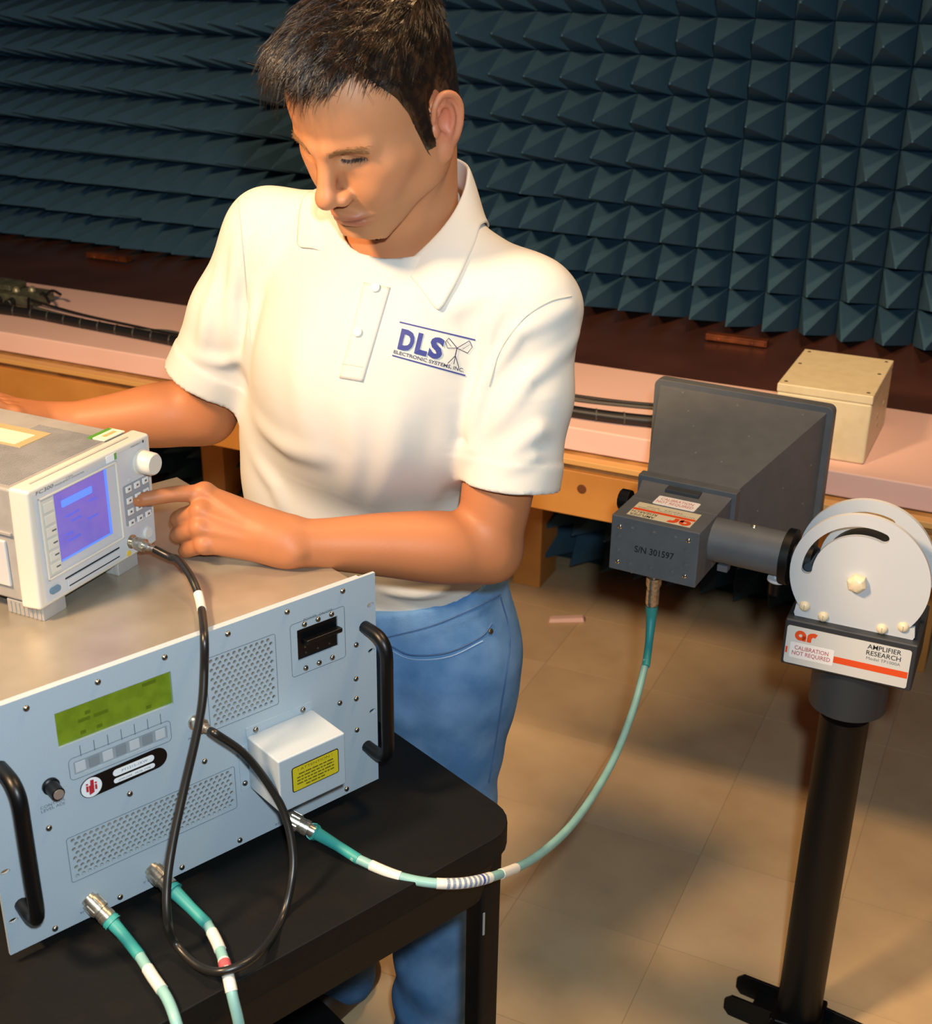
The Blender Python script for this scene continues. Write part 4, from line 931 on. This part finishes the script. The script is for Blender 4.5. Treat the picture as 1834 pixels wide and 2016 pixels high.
knuck = union([ell(iM+N3(0, -.003, .005), (.0105, .0105, .0105)), ell(mM+N3(-.001, -.005, .003), (.0105, .0105, .0105)), ell(rM+N3(-.001, -.006, .002), (.0098, .0098, .0098)), ell(pM+N3(-.001, -.005, .001), (.009, .009, .009))], .004)
tend = union([rc(iM+N3(0, -.0085, .0065), wd_+N3(-.02, -.012, .018), .0028, .002), rc(mM+N3(0, -.0105, .004), wd_+N3(-.018, -.015, .012), .0028, .002), rc(rM+N3(0, -.0105, .002), wd_+N3(-.016, -.017, .006), .0026, .002)], .003)
nail = rc(iT+N3(-.003, -.0052, .0028), iT+N3(.004, -.0062, .0032), .0030, .0032)
hand_l = grow([(palm, .01, 1), (fingers, .008, 1), (knuck, .006, 1), (tend, .006, 1), (thumb, .010, 1), (nail, .0012, 1)])
fore_l = limb([EL, EL+(WL-EL)*.22+N3(0, -.002, .002), EL+(WL-EL)*.5+N3(0, 0, .002), EL+(WL-EL)*.8, WL, WL+N3(-.02, .002, .006)], [.040, .0455, .0400, .0315, .0280, .026], 16)
fore_l2 = rc(EL+N3(.008, .0, -.002), EL+(WL-EL)*.35+N3(0, .01, -.006), .032, .032)
ulna = ell(WL+N3(.012, -.020, -.006), (.011, .010, .010))
arm_l = grow([(limb([SL, SL+(EL-SL)*.45, EL+(SL-EL)*.2, EL], [.052, .0485, .0440, .0385], 10), .02, 1), (fore_l, .016, 1), (fore_l2, .012, 1), (ulna, .012, 1)])
HRt = aY(14, 806, 1.615)
hb = HRt-WR; hb = hb/np.linalg.norm(hb); side = np.cross(hb, N3(0, 0, 1)); side /= np.linalg.norm(side)
fr_ = []
for k, (sp, ln, r) in enumerate(((-.030, .075, .0085), (-.010, .083, .009), (.011, .080, .009), (.031, .068, .0082))):
    a = HRt+side*sp; fr_.append(finger([a, a+hb*ln*.5+N3(0, 0, .006), a+hb*ln*.8+N3(0, 0, -.012), a+hb*ln+N3(0, 0, -.028)], [r+.0012, r, r-.001, r-.002]))
hand_r = grow([(union([rc(WR, HRt+side*s, .024, .0125) for s in (-.03, -.01, .011, .031)], .014), .01, 1), (union(fr_, .003), .008, 1), (finger([WR+side*.02+hb*.02, WR+side*.05+hb*.05, WR+side*.055+hb*.085, WR+side*.05+hb*.108], [.014, .012, .0105, .009]), .01, 1)])
arm_r = grow([(limb([SR, SR+(ER-SR)*.5, ER], [.052, .050, .042], 10), .02, 1), (limb([ER, ER+(WR-ER)*.25+N3(0, 0, .002), ER+(WR-ER)*.6, WR], [.042, .0465, .038, .028], 16), .02, 1)])
torso_in = union([rc(NB+N3(0, .02, -.06), N3(-.11, 1.655, 1.22), .085, .10), rc(N3(-.11, 1.655, 1.22), N3(-.1, 1.70, .95), .10, .085), rc(SL+N3(-.02, 0, 0), NB+N3(0, .01, -.05), .05, .06), rc(SR+N3(.02, 0, 0), NB+N3(0, .01, -.05), .05, .06)], .05)
JL = [N3(-.018, 1.655, .83), N3(-.035, 1.64, .47), N3(-.045, 1.62, .09)]; JR = [N3(-.175, 1.745, .83), N3(-.205, 1.735, .47), N3(-.215, 1.795, .09)]
legs_in = union([chain([N3(-.08, 1.70, .93)]+JL, [.08, .075, .05, .04], .03), chain([N3(-.11, 1.71, .93)]+JR, [.08, .075, .05, .04], .03)], .04)
body = grow([(head_sdf, .01, 1), (neck, .022, 1), (stern, .016, 1), (torso_in, .03, 1), (arm_l, .03, 1), (hand_l, .012, 1), (arm_r, .03, 1), (hand_r, .015, 1), (legs_in, .04, 1)])
VB, FB = mesh_sdf(body, (-.74, 1.30, .05), (.22, 1.95, 1.80), .0021)
# skin with lips, beard shadow and flushed ears as colour of its own, plus some painted shade
def skin_mat():
    m = bpy.data.materials.new('skin'); m.use_nodes = True; nt = m.node_tree; b = nt.nodes['Principled BSDF']
    at = nt.nodes.new('ShaderNodeAttribute'); at.attribute_name = 'tone'; nt.links.new(at.outputs['Color'], b.inputs['Base Color'])
    b.inputs['Roughness'].default_value = .5; b.inputs['Specular IOR Level'].default_value = .32
    b.inputs['Subsurface Weight'].default_value = .18; b.inputs['Subsurface Radius'].default_value = (.010, .004, .002); b.inputs['Subsurface Scale'].default_value = 1
    tc = nt.nodes.new('ShaderNodeTexCoord'); n2 = nt.nodes.new('ShaderNodeTexNoise'); n2.inputs['Scale'].default_value = 420; nt.links.new(tc.outputs['Object'], n2.inputs['Vector'])
    bn = nt.nodes.new('ShaderNodeBump'); bn.inputs['Strength'].default_value = .12; bn.inputs['Distance'].default_value = .001; nt.links.new(n2.outputs['Fac'], bn.inputs['Height']); nt.links.new(bn.outputs['Normal'], b.inputs['Normal'])
    return m
man = bpy.data.objects.new('person', None); COL.objects.link(man); man.location = (-.11, 1.72, 0); man.empty_display_size = .1
tag(man, 'man in a white polo shirt and blue jeans pressing a key on the instrument', 'person')
ORG = npv(man.location)
me = np_mesh('body', VB-ORG, FB)
Lc = to_head(VB); near = np.linalg.norm(Lc, axis=1) < .19; L_abs = np.abs(Lc[:, 0])
hw_ = np.clip((.19-np.linalg.norm(Lc, axis=1))/.05, 0, 1)[:, None]; tone = np.array(srgb('#aa6d47')[:3])*(1-hw_)+np.array(srgb('#bd8159')[:3])*hw_; rng = np.random.default_rng(4)  # body darker than the head: weaker light on the arms put into the colour
def blob(c, r, col, amt):
    q = np.stack([L_abs, Lc[:, 1], Lc[:, 2]], 1); w_ = np.exp(-(((q-np.array(c))/np.array(r))**2).sum(1))*amt*near
    tone[:] = tone*(1-w_[:, None])+np.array(srgb(col)[:3])*w_[:, None]
blob((0, .075, -.095), (.055, .055, .034), '#a0744f', .6); blob((.03, .05, -.08), (.03, .05, .03), '#a0744f', .4)
blob((.012, .0955, -.0745), (.0165, .012, .0042), '#9a5048', .8); blob((.011, .0935, -.0835), (.0155, .012, .0050), '#9a5048', .8)
blob((.011, .0975, -.0786), (.020, .012, .0017), '#6a3028', .75); blob((.082, -.016, -.012), (.014, .022, .036), '#c46f58', .8); blob((.045, .06, -.03), (.03, .03, .025), '#c07a56', .25); blob((0, .112, -.044), (.012, .012, .012), '#c87852', .5)  # dark line between the lips paints in the shade of the crease
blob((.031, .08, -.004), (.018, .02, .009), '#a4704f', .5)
ca = me.color_attributes.new('tone', 'FLOAT_COLOR', 'POINT'); ca.data.foreach_set('color', np.concatenate([tone, np.ones((len(tone), 1))], 1).astype(np.float32).ravel())
link('body', me, skin_mat(), man)

# ------------------------------------------------------------------ hair
phi_t = np.array([0, 18, 34, 46, 56, 63, 67, 78, 82, 96, 108, 120, 140, 180.]); hl_t = np.array([.074, .078, .084, .066, .044, .012, -.042, -.048, .010, .020, .004, -.034, -.058, -.068])
def hair_h(q):
    phi = np.degrees(np.arctan2(np.abs(q[:, 0]), q[:, 1]+.012)); return q[:, 2]-np.interp(phi, phi_t, hl_t), phi
def hair_thick(q):
    hh, phi = hair_h(q); top = np.clip((q[:, 2]-.045)/.06, 0, 1); front = np.clip(q[:, 1]/.07, 0, 1)
    return np.where(hh > -.02, np.clip(hh/.020, -.4, 1)*(.0045+.0105*top+.006*top*front), -.004)
def scalp(Q): return union([ell((0, -.012, .034), (.0745, .098, .084)), ell((0, .040, .034), (.061, .051, .060))], .03)(Q)
def cap_sdf(P):
    m = _cull(P, HC-.15, HC+.15); d = np.full(len(P), BIG)
    if m.any():
        q = to_head(P[m]); A_ = q.copy(); A_[:, 0] = np.abs(A_[:, 0]); base_ = np.minimum(scalp(A_), ell((0, -.045, -.03), (.06, .055, .06))(A_)) if False else smin(smin(scalp(A_), ell((0, -.040, -.020), (.062, .058, .062))(A_), .02), smin(ell((0, .030, -.030), (.0605, .056, .068))(A_), rc((.048, .004, -.030), (.046, .004, -.060), .022, .022)(A_), .03), .03)
        ph = np.sin(q[:, 0]*260+q[:, 1]*90)*np.sin(q[:, 1]*150+q[:, 2]*120)
        d[m] = (base_-hair_thick(q)*(1+.10*ph))*HS
    return d
VH, FH = mesh_sdf(cap_sdf, HC-.14, HC+.15, .0026)
hq = to_head(VH); hh, _ = hair_h(hq)
mb = MB()
M_HAIR = mat('dark_brown_hair', '#150d08', .34, noise=(90, '#3d2614', .45, .8), spec=.6)
keep = np.all(hh[FH] > -.010, axis=1); FH = FH[keep]
nrm = grad(cap_sdf, VH); ok = np.nonzero(hh > .001)[0]
def strands(count, seed):
    r = np.random.default_rng(seed); pick = r.choice(ok, count); vs_, fs = [], []
    for i in pick:
        q = hq[i]; n = (nrm[i] @ HR); top = np.clip((q[2]-.045)/.06, 0, 1); sgn = np.sign(q[0]) if abs(q[0]) > .004 else 1
        fwd = np.array([-.35*top+.10*r.normal(), 1.0, -.25]) if top > .25 else np.array([.0, -.25 if q[1] < .02 else .15, -1.0])
        if top > .25: fwd = fwd+np.array([sgn*.25, 0, 0])*(1-top)
        fwd = fwd+r.normal(0, .22, 3); t = fwd-n*(fwd @ n); t /= np.linalg.norm(t)+1e-9
        frn = np.clip((q[1]-.03)/.06, 0, 1)*top
        L = (.008+.020*top+.012*frn)*(.7+.6*r.random()); up = .22+.38*top*r.random()+.2*frn
        wd2 = np.cross(t, n); wd2 /= np.linalg.norm(wd2)+1e-9; ww = .00042+.0003*r.random(); p = q-n*.0015; s0 = len(vs_)
        for j in range(4):
            s_ = j/3; c = p+t*L*s_+n*L*(up*s_-.55*up*s_*s_)+np.array([0, 0, -1])*L*.18*s_*s_; k = ww*(1-.8*s_)
            vs_ += [c-wd2*k, c+wd2*k, c+n*k*1.2]
        for j in range(3):
            a = s0+3*j
            fs += [(a, a+1, a+4, a+3), (a+1, a+2, a+5, a+4), (a+2, a, a+3, a+5)]
    return from_head(np.array(vs_)), np.array(fs)
VS, FS = strands(12000, 2)
VA = np.concatenate([VH, VS])-ORG; FA = np.concatenate([FH, FS+len(VH)])
link('hair', np_mesh('hair', VA, FA), M_HAIR, man)
# eyebrows and lashes as short hairs
def tufts(name, curve, count, L, flow, m, wdt=.0005):
    r = np.random.default_rng(8); t = r.random(count); C_ = np.array([curve(x) for x in t])+r.normal(0, 1, (count, 3))*np.array([.0006, .0006, .0015 if name == 'eyebrow' else .0002]); Q = C_
    for _ in range(5): Q = Q-grad(face, Q)*face(Q)[:, None]
    n = grad(face, Q); fl2 = np.array([flow(x) for x in t])+r.normal(0, .2, (count, 3)); fl2 = fl2-n*(fl2*n).sum(1, keepdims=True)*.6; fl2 /= np.linalg.norm(fl2, axis=1, keepdims=True)
    w2 = np.cross(fl2, n); w2 /= np.linalg.norm(w2, axis=1, keepdims=True)+1e-9; l = (L*(.7+.5*r.random(count)))[:, None]; out = []
    for j in range(3):
        s_ = j/2; cc = Q+fl2*l*s_+n*(.0003+.0006*s_); kk = wdt*(1-.75*s_); out += [cc-w2*kk, cc+w2*kk, cc+n*kk]
    vs_ = np.stack(out, 1).reshape(-1, 3); b_ = np.arange(count)[:, None]*9; fs = []
    for j in range(2): fs += [b_+np.array([[3*j, 3*j+1, 3*j+4, 3*j+3]]), b_+np.array([[3*j+1, 3*j+2, 3*j+5, 3*j+4]]), b_+np.array([[3*j+2, 3*j, 3*j+3, 3*j+5]])]
    return vs_, np.concatenate(fs)
def both(name, curve, count, L, flow, m, wdt=.0005):
    a, f = tufts(name, curve, count, L, flow, m, wdt)
    for s in (1, -1):
        q = a.copy(); q[:, 0] *= s; link(name, np_mesh(name, from_head(q)-ORG, f), m, man)
both('eyebrow', lambda t: np.array([.011+.036*t, .098-.024*t*t,   .0080+.0030*math.sin(t*2.2)-.001*t]), 420, .0055, lambda t: np.array([.8, -.1, .35-.6*t]), mat('brow_hair', '#86603c', .5), .0003)
both('eyelashes', lambda t: np.array([.0175+.0325*t, .086-.019*t*t, -.0045-.0016*math.sin(t*3.1)]), 220, .0040, lambda t: np.array([.35*(t-.3), .7, -.6]), mat('lash_hair', '#33221a', .5), .00030)

# ------------------------------------------------------------------ polo shirt
zs_ = np.array([.90, .95, 1.00, 1.06, 1.12, 1.20, 1.30, 1.38, 1.43, 1.465, 1.49]); cx_ = np.array([-.098, -.100, -.118, -.136, -.140, -.134, -.114, -.10, -.093, -.09, -.088]); cy_ = np.array([1.70, 1.70, 1.685, 1.675, 1.665, 1.645, 1.62, 1.603, 1.594, 1.590, 1.588])
aa_ = np.array([.150, .158, .172, .186, .188, .187, .184, .178, .160, .120, .080]); bb_ = np.array([.108, .115, .124, .134, .134, .131, .126, .118, .104, .084, .060])
def loft(zs, cx, cy, aa, bb, n=2.3):
    zz = np.linspace(zs[0], zs[-1], 200)
    def sm(v):
        q = np.interp(zz, zs, v); k = np.hanning(21); k /= k.sum(); return np.convolve(np.pad(q, 10, 'edge'), k, 'valid')
    T_ = [sm(v) for v in (cx, cy, aa, bb)]
    lo = N3(min(cx)-.22, min(cy)-.22, zs[0]); hi = N3(max(cx)+.22, max(cy)+.22, zs[-1])
    def f(P):
        m = _cull(P, lo, hi, .03); d = np.full(len(P), BIG); Q = P[m]; z = np.clip(Q[:, 2], zs[0], zs[-1])
        c0, c1, a, b = [np.interp(z, zz, t) for t in T_]; dx, dy = Q[:, 0]-c0, Q[:, 1]-c1
        l = np.abs(dx*LV[0]+dy*LV[1])/a; w_ = np.abs(dx*FV[0]+dy*FV[1])/b; k = (l**n+w_**n)**(1/n); dd = (k-1)*np.minimum(a, b)
        d[m] = np.maximum(dd, np.maximum(zs[0]-Q[:, 2], Q[:, 2]-zs[-1])); return d
    return _box(f, lo, hi)
torso = loft(zs_, cx_, cy_, aa_, bb_)
hemL = aY(1001, 958, 1.452); hemR = aY(409, 748, 1.678)
def seg_d(P, a, b):
    ab = b-a; t = np.clip((P-a) @ ab/(ab @ ab), 0, 1); return np.linalg.norm(P-a-t[:, None]*ab, axis=1), t
def sleeve(S, H, r0, r1):
    ax = (H-S)/np.linalg.norm(H-S); Ln = np.linalg.norm(H-S); out = chain([S, S+(H-S)*.5, H+ax*.03], [r0, (r0+r1)/2+.001, r1], .02); inn = rc(S+(H-S)*.75, H+ax*.06, r1-.018, r1-.0050)
    def f(P):
        d = out(P); m = d < .08
        if m.any():
            Q = P[m]; s = (Q-S) @ ax; dm = d[m]-.0020*np.clip((s-Ln+.038)/.004, 0, 1)          # ribbed cuff stands a little proud
            dm = np.maximum(dm, s-Ln); dm = np.maximum(dm, -inn(Q)); d[m] = dm
        return d
    return _box(f, out.lo, out.hi)
slL = sleeve(SL, hemL, .0640, .0615); slR = sleeve(SR, hemR, .0620, .0590)
shoul = union([rc(NB+N3(.01, .016, -.018), SL+N3(0, 0, .004), .060, .058), rc(NB+N3(-.01, .016, -.010), SR+N3(0, 0, .008), .060, .056)], .04)
blade = ell(N3(-.105, 1.57, 1.30)+FV*.035, (.15, .105, .15), np.array([[LV[0], FV[0], 0], [LV[1], FV[1], 0], [0, 0, 1]]))
nk_hole = rc(NB+N3(0, .004, -.040)+FV*.012, h2w(0, -.040, -.06), .066, .075)
base_shirt = grow([(torso, .04, 1), (shoul, .05, 1), (blade, .06, 1), (slL, .030, 1), (slR, .030, 1), (nk_hole, .010, -1)])
def hp_px(x, y):
    return hit(base_shirt, [x], [y])[0]
fold_px = [((1128, 600), (1020, 655), (948, 765), .0045, .010), ((1138, 660), (1040, 745), (962, 850), .0050, .011), ((1142, 760), (1060, 850), (985, 905), .0045, .012), ((1120, 860), (1050, 900), (990, 925), .003, .010),
           ((1008, 560), (965, 640), (952, 720), .0035, .010), ((938, 800), (930, 880), (905, 960), .0060, .016), ((890, 780), (880, 880), (850, 990), .0040, .018), ((960, 700), (940, 790), (925, 850), .0045, .010),
           ((468, 470), (452, 590), (470, 720), .0045, .012), ((432, 520), (402, 640), (392, 700), .0035, .012), ((500, 560), (494, 660), (486, 740), .0050, .012), ((480, 700), (440, 715), (380, 700), .0030, .010),
           ((505, 830), (560, 880), (640, 900), .0035, .018), ((500, 900), (540, 960), (560, 1010), .0030, .016), ((600, 620), (590, 760), (620, 900), .0025, .024), ((780, 800), (770, 900), (740, 1000), .0030, .020), ((690, 800), (700, 900), (690, 980), .0025, .018),
           ((870, 620), (905, 600), (985, 560), .0025, .014), ((560, 430), (520, 470), (490, 540), .0025, .014), ((760, 1165), (820, 1172), (880, 1165), .004, .010), ((700, 1050), (800, 1070), (880, 1050), .004, .014)]
folds = []
for a, b, c, am, wv in fold_px:
    try: folds.append((hp_px(*a), hp_px(*b), hp_px(*c), am, wv))
    except Exception: pass
def shirt(P):
    d = base_shirt(P); m = np.abs(d) < .03
    if m.any():
        Q = P[m]; add = np.zeros(len(Q))
        for a, b, c, am, wv in folds:
            mm_ = _cull(Q, np.minimum(np.minimum(a, b), c), np.maximum(np.maximum(a, b), c), wv*3)
            if not mm_.any(): continue
            d1_, t1_ = seg_d(Q[mm_], a, b); d2_, t2_ = seg_d(Q[mm_], b, c); s = np.where(d1_ < d2_, t1_*.5, .5+t2_*.5); e_ = np.minimum(d1_, d2_)
            pr = np.exp(-(e_/wv)**2)*1.35-np.exp(-(e_/(wv*2.1))**2)*.55
            add[mm_] += 1.6*am*pr*np.sin(np.pi*np.clip(s*.92+.04, 0, 1))**.7
        add += .0012*np.sin(Q[:, 0]*38+Q[:, 2]*21)*np.sin(Q[:, 2]*33+Q[:, 1]*27)
        d[m] = d[m]-add
    return d
VT, FT = mesh_sdf(shirt, (-.52, 1.30, .88), (.26, 1.95, 1.62), .0034, slack=1.5)
M_SHIRT = mat('white_pique_cotton', '#cdc9c1', .85, bump=(1500, .12), spec=.2, sss=0)
sho = link('shirt', np_mesh('shirt', VT-ORG, FT), M_SHIRT, man)
def patch(name, pxy, nu, nv, off, m, parent, th=.0012):
    """cloth piece laid on the shirt between four picture corners (tl, tr, br, bl)"""
    tl, tr, br, bl = [np.array(p, float) for p in pxy]; U, W_ = np.meshgrid(np.linspace(0, 1, nu), np.linspace(0, 1, nv), indexing='ij'); U = U.ravel()[:, None]; W_ = W_.ravel()[:, None]
    p = (tl*(1-U)+tr*U)*(1-W_)+(bl*(1-U)+br*U)*W_; A_ = hit(shirt, p[:, 0], p[:, 1], off)
    F_ = np.array([(i*nv+j, (i+1)*nv+j, (i+1)*nv+j+1, i*nv+j+1) for i in range(nu-1) for j in range(nv-1)])
    o = link(name, np_mesh(name, A_-ORG, F_), m, parent); md = o.modifiers.new('thickness', 'SOLIDIFY'); md.thickness = th; md.offset = 0; return o
pk = patch('placket', ((716, 556), (768, 566), (714, 752), (668, 744)), 8, 26, .0006, M_SHIRT, man, .0018)
M_BTN = mat('pearl_button', '#e9e2cf', .3)
for x, y in ((738, 566), (703, 653)):
    c = hit(shirt, [x], [y], .0028)[0]; n = grad(shirt, c[None])[0]
    MB().lathe(V(c-ORG), V(c-ORG+n), [(0, .0055), (.0012, .0058), (.002, .0048), (.0016, .003), (.0015, .0003)], 18).build('button', M_BTN, man, smooth=50)
# stitched company emblem on the chest
M_NAVY = mat('navy_thread', '#2c3680', .6, bump=(1200, .3)); M_INKT = mat('dark_thread', '#2b2c48', .6)
def C2(X, Y): return (730+X*230/1834, 600+Y*230/1834)
tl, tr, br, bl = [np.array(C2(*p)) for p in ((450, 262), (1640, 545), (1480, 1118), (330, 800))]
def emblem_map(u, v): # u right 0..1, v down 0..1
    u = u[:, None]; v = v[:, None]; return (tl*(1-u)+tr*u)*(1-v)+(bl*(1-u)+br*u)*v
def emblem_piece(mbx, name, m, off=.0010):
    a = np.array(mbx.v); p = emblem_map(a[:, 0], 1-a[:, 2]); q = hit(shirt, p[:, 0], p[:, 1], off); mbx.v = [tuple(x) for x in q-ORG]; return mbx.build(name, m, emb)
emb = man
def strip(pts, wv):
    pts = [np.array(p, float) for p in pts]; m_ = MB()
    for a, b in zip(pts, pts[1:]):
        d = (b-a)/np.linalg.norm((b-a)*np.array([2.05, 1])); n = np.array([-d[1], d[0]*4.2]); n = n/np.linalg.norm(n*np.array([2.05, 1]))*wv; k = max(2, int(np.linalg.norm(b-a)*14))
        r_ = [(a+(b-a)*i/k) for i in range(k+1)]; m_.add([(q[0]+n[0], 0, q[1]+n[1]) for q in r_]+[(q[0]-n[0], 0, q[1]-n[1]) for q in r_], [(i, i+1, k+2+i, k+1+i) for i in range(k)])
    return m_
emb = tag(emblem_piece(strip([(0, .985), (1, .985)], .020), 'emblem', M_NAVY), 'navy stitched company emblem'); emblem_piece(strip([(0, .012), (1, .012)], .020), 'emblem_bar', M_NAVY)
for ch_, x, w_ in (('D', .045, .20), ('L', .272, .165), ('S', .448, .185)): emblem_piece(text_mesh(ch_, x, .225, w_, .60, 0, bold=.05), 'emblem_letter', M_NAVY, .0013)
emblem_piece(text_mesh('ELECTRONIC SYSTEMS, INC.', .01, .065, .955, .115, 0, bold=.02), 'emblem_text', M_INKT)
for pts, wv in (([(.80, .66), (.805, .42)], .014), ([(.805, .45), (.735, .10+.10)], .011), ([(.805, .45), (.815, .22)], .010), ([(.805, .45), (.89, .17)], .011), ([(.665, .87), (.80, .66), (.93, .93)], .010), ([(.665, .87), (.635, .74), (.68, .60), (.80, .66)], .009), ([(.93, .93), (.985, .78), (.95, .60), (.80, .66)], .009), ([(.64, .80), (.72, .66)], .006), ([(.95, .84), (.87, .66)], .006)):
    emblem_piece(strip(pts, wv), 'emblem_antenna', M_INKT)
# collar
def collar():
    rows = []; nU = 64
    for i in range(nU+1):
        u = i/nU*2-1; s = 1 if u >= 0 else -1; a = 1-abs(u)              # a: 0 at the front opening, 1 at the nape (u=0)
        a = abs(u); back = 1-a                                             # u=0 nape, +-1 front opening
        thf = math.radians(180-(180-26)*a); the = math.radians(180-(180-(46 if s > 0 else 54))*a)
        def pt(th, R_, z): return NB+FV*math.cos(th)*R_*1.0+LV*s*math.sin(th)*R_+N3(0, .012*back, z)
        zf = .094-.026*a-.088*max(0, a-.42)/.58; Rf = .086-.002*a+.006*max(0, a-.6)/.4
        fold = pt(thf, Rf, zf); stand = pt(thf, Rf-.007, zf-.034)
        Re = .105+.012*a+(.030 if s > 0 else .010)*max(0, a-.7)/.3; e0 = pt(the, Re, .06); lo_z = np.linspace(.09, -.16, 120); cand = np.stack([pt(the, Re, z) for z in lo_z]); dd = shirt(cand); k = np.argmax(dd < .004)
        edge = cand[k] if dd[k] < .004 else pt(the, Re, -.05)
        m1 = fold*.62+edge*.38+N3(0, 0, .006)+(edge-fold)*np.array([.06, .06, 0]); m2 = fold*.28+edge*.72+N3(0, 0, .004)
        pts = [stand, fold-(fold-stand)*.12+N3(0, 0, .000), fold+N3(0, 0, .0015), m1, m2, edge]
        out = []
        for p_ in pts: out.append(p_)
        rows.append(out)
    A_ = np.array(rows); nv = A_.shape[1]; A2 = A_.reshape(-1, 3)
    # keep it clear of the shirt
    for _ in range(4):
        dd = shirt(A2); push = np.clip(.0030-dd, 0, .02); mask = (np.arange(len(A2)) % nv) >= 3; A2 = A2+grad(shirt, A2)*(push*mask)[:, None]
    F_ = np.array([(i*nv+j, (i+1)*nv+j, (i+1)*nv+j+1, i*nv+j+1) for i in range(nU) for j in range(nv-1)])
    o = link('collar', np_mesh('collar', A2-ORG, F_), M_SHIRT, man); md = o.modifiers.new('smooth', 'SUBSURF'); md.levels = md.render_levels = 2; md = o.modifiers.new('thickness', 'SOLIDIFY'); md.thickness = .0024; md.offset = 0
collar()

# ------------------------------------------------------------------ jeans and shoes
jz = np.array([.60, .70, .78, .84, .90, .95, .985]); pel = loft(jz, np.array([-.10]*7), np.array([1.70]*7), np.array([.10, .14, .172, .180, .177, .170, .165]), np.array([.06, .09, .125, .136, .134, .127, .122]), 2.2)
jl = chain([JL[0], JL[1], JL[2]], [.096, .076, .064], .03); jr = chain([JR[0], JR[1], JR[2]], [.096, .076, .064], .03)
waist_n = N3(-.26, -.06, 1); waist_n /= np.linalg.norm(waist_n); waist_p = N3(-.12, 1.60, .948)
def jeans(P):
    d = smin(smin(pel(P), jl(P), .05), jr(P), .05); m = np.abs(d) < .04
    if m.any():
        Q = P[m]; z = Q[:, 2]
        d[m] -= .0030*np.sin(z*55+Q[:, 0]*30+2*np.sin(z*9+Q[:, 0]*14))*np.clip((.80-z)/.3, 0.15, 1)+.0016*np.sin(Q[:, 0]*70+z*20)
        top = (Q-waist_p) @ waist_n; d[m] = np.maximum(d[m]-.0012*(top > -.038), top);
        d[m] = np.maximum(d[m], .045-z)
    return d
VJ, FJ = mesh_sdf(jeans, (-.40, 1.45, .03), (.20, 1.95, 1.02), .005, slack=1.6)
M_DEN = mat('blue_denim', '#4a76a6', .85, noise=(14, '#759cc8', .35, .75), bump=(1100, .4), spec=.15)
jo = link('jeans', np_mesh('jeans', VJ-ORG, FJ), M_DEN, man)
M_STI = mat('denim_seam', '#3c5a84', .8)
def seam(name, pxs, r, m, parent, fld=None):
    cc = catmull([V((a, b, 0)) for a, b in pxs], 12); x = np.array([q.x for q in cc]); y = np.array([q.y for q in cc])
    P = hit(fld or jeans, x, y, .0003); P = P[np.abs((fld or jeans)(P)) < .003]; P = P[np.r_[True, np.linalg.norm(np.diff(P, axis=0), axis=1) > .0005]]
    if len(P) > 3: MB().tube([V(p-ORG) for p in P], r, 6).build(name, m, parent, smooth=60)
seam('side_seam', [(985, 1175), (1003, 1260), (985, 1400), (962, 1540)], .0016, M_STI, jo)
seam('pocket_seam', [(768, 1272), (810, 1290), (880, 1285), (945, 1255), (968, 1228)], .0014, M_STI, jo)
seam('pocket_seam', [(768, 1280), (812, 1298), (884, 1293), (950, 1262)], .0010, mat('denim_pale', '#8aa6c6', .8), jo)
seam('waistband_seam', [(750, 1258), (850, 1232), (930, 1198), (985, 1170)], .0012, M_STI, jo)
c = hit(jeans, [966], [1243], .001)[0]; n = grad(jeans, c[None])[0]; MB().dome(V(c-ORG), V(n), .0045, .002).build('rivet', M_DSCR, jo, smooth=60)
M_STH = mat('white_stitch', '#b9b4aa', .9)
seam('armhole_seam', [(1125, 583), (1080, 594), (1030, 628), (985, 690), (962, 760)], .0009, M_STH, man, shirt)
seam('armhole_seam', [(468, 395), (474, 450), (484, 560), (494, 680)], .0009, M_STH, man, shirt)
seam('placket_stitch', [(674, 716), (694, 719), (716, 723)], .0016, M_STH, man, shirt)
for J in (JL, JR):
    a = J[2]*np.array([1, 1, 0])+N3(0, 0, .035); f_ = N3(-.55, -.83, 0); s = union([rc(a-f_*.05+N3(0, 0, .008), a+f_*.13, .040, .032), rc(a-f_*.02+N3(0, 0, .03), a+f_*.03+N3(0, 0, .03), .042, .036)], .03)
    sdf = lambda P, s=s: np.maximum(smax(s(P), .002-P[:, 2], .004), BIG*0-.5)
    v_, f2 = mesh_sdf(sdf, a-.22*np.array([1, 1, .2]), a+N3(.22, .22, .09), .006); link('shoe', np_mesh('shoe', v_-ORG, f2), mat('brown_shoe', '#4a3524', .5), man)
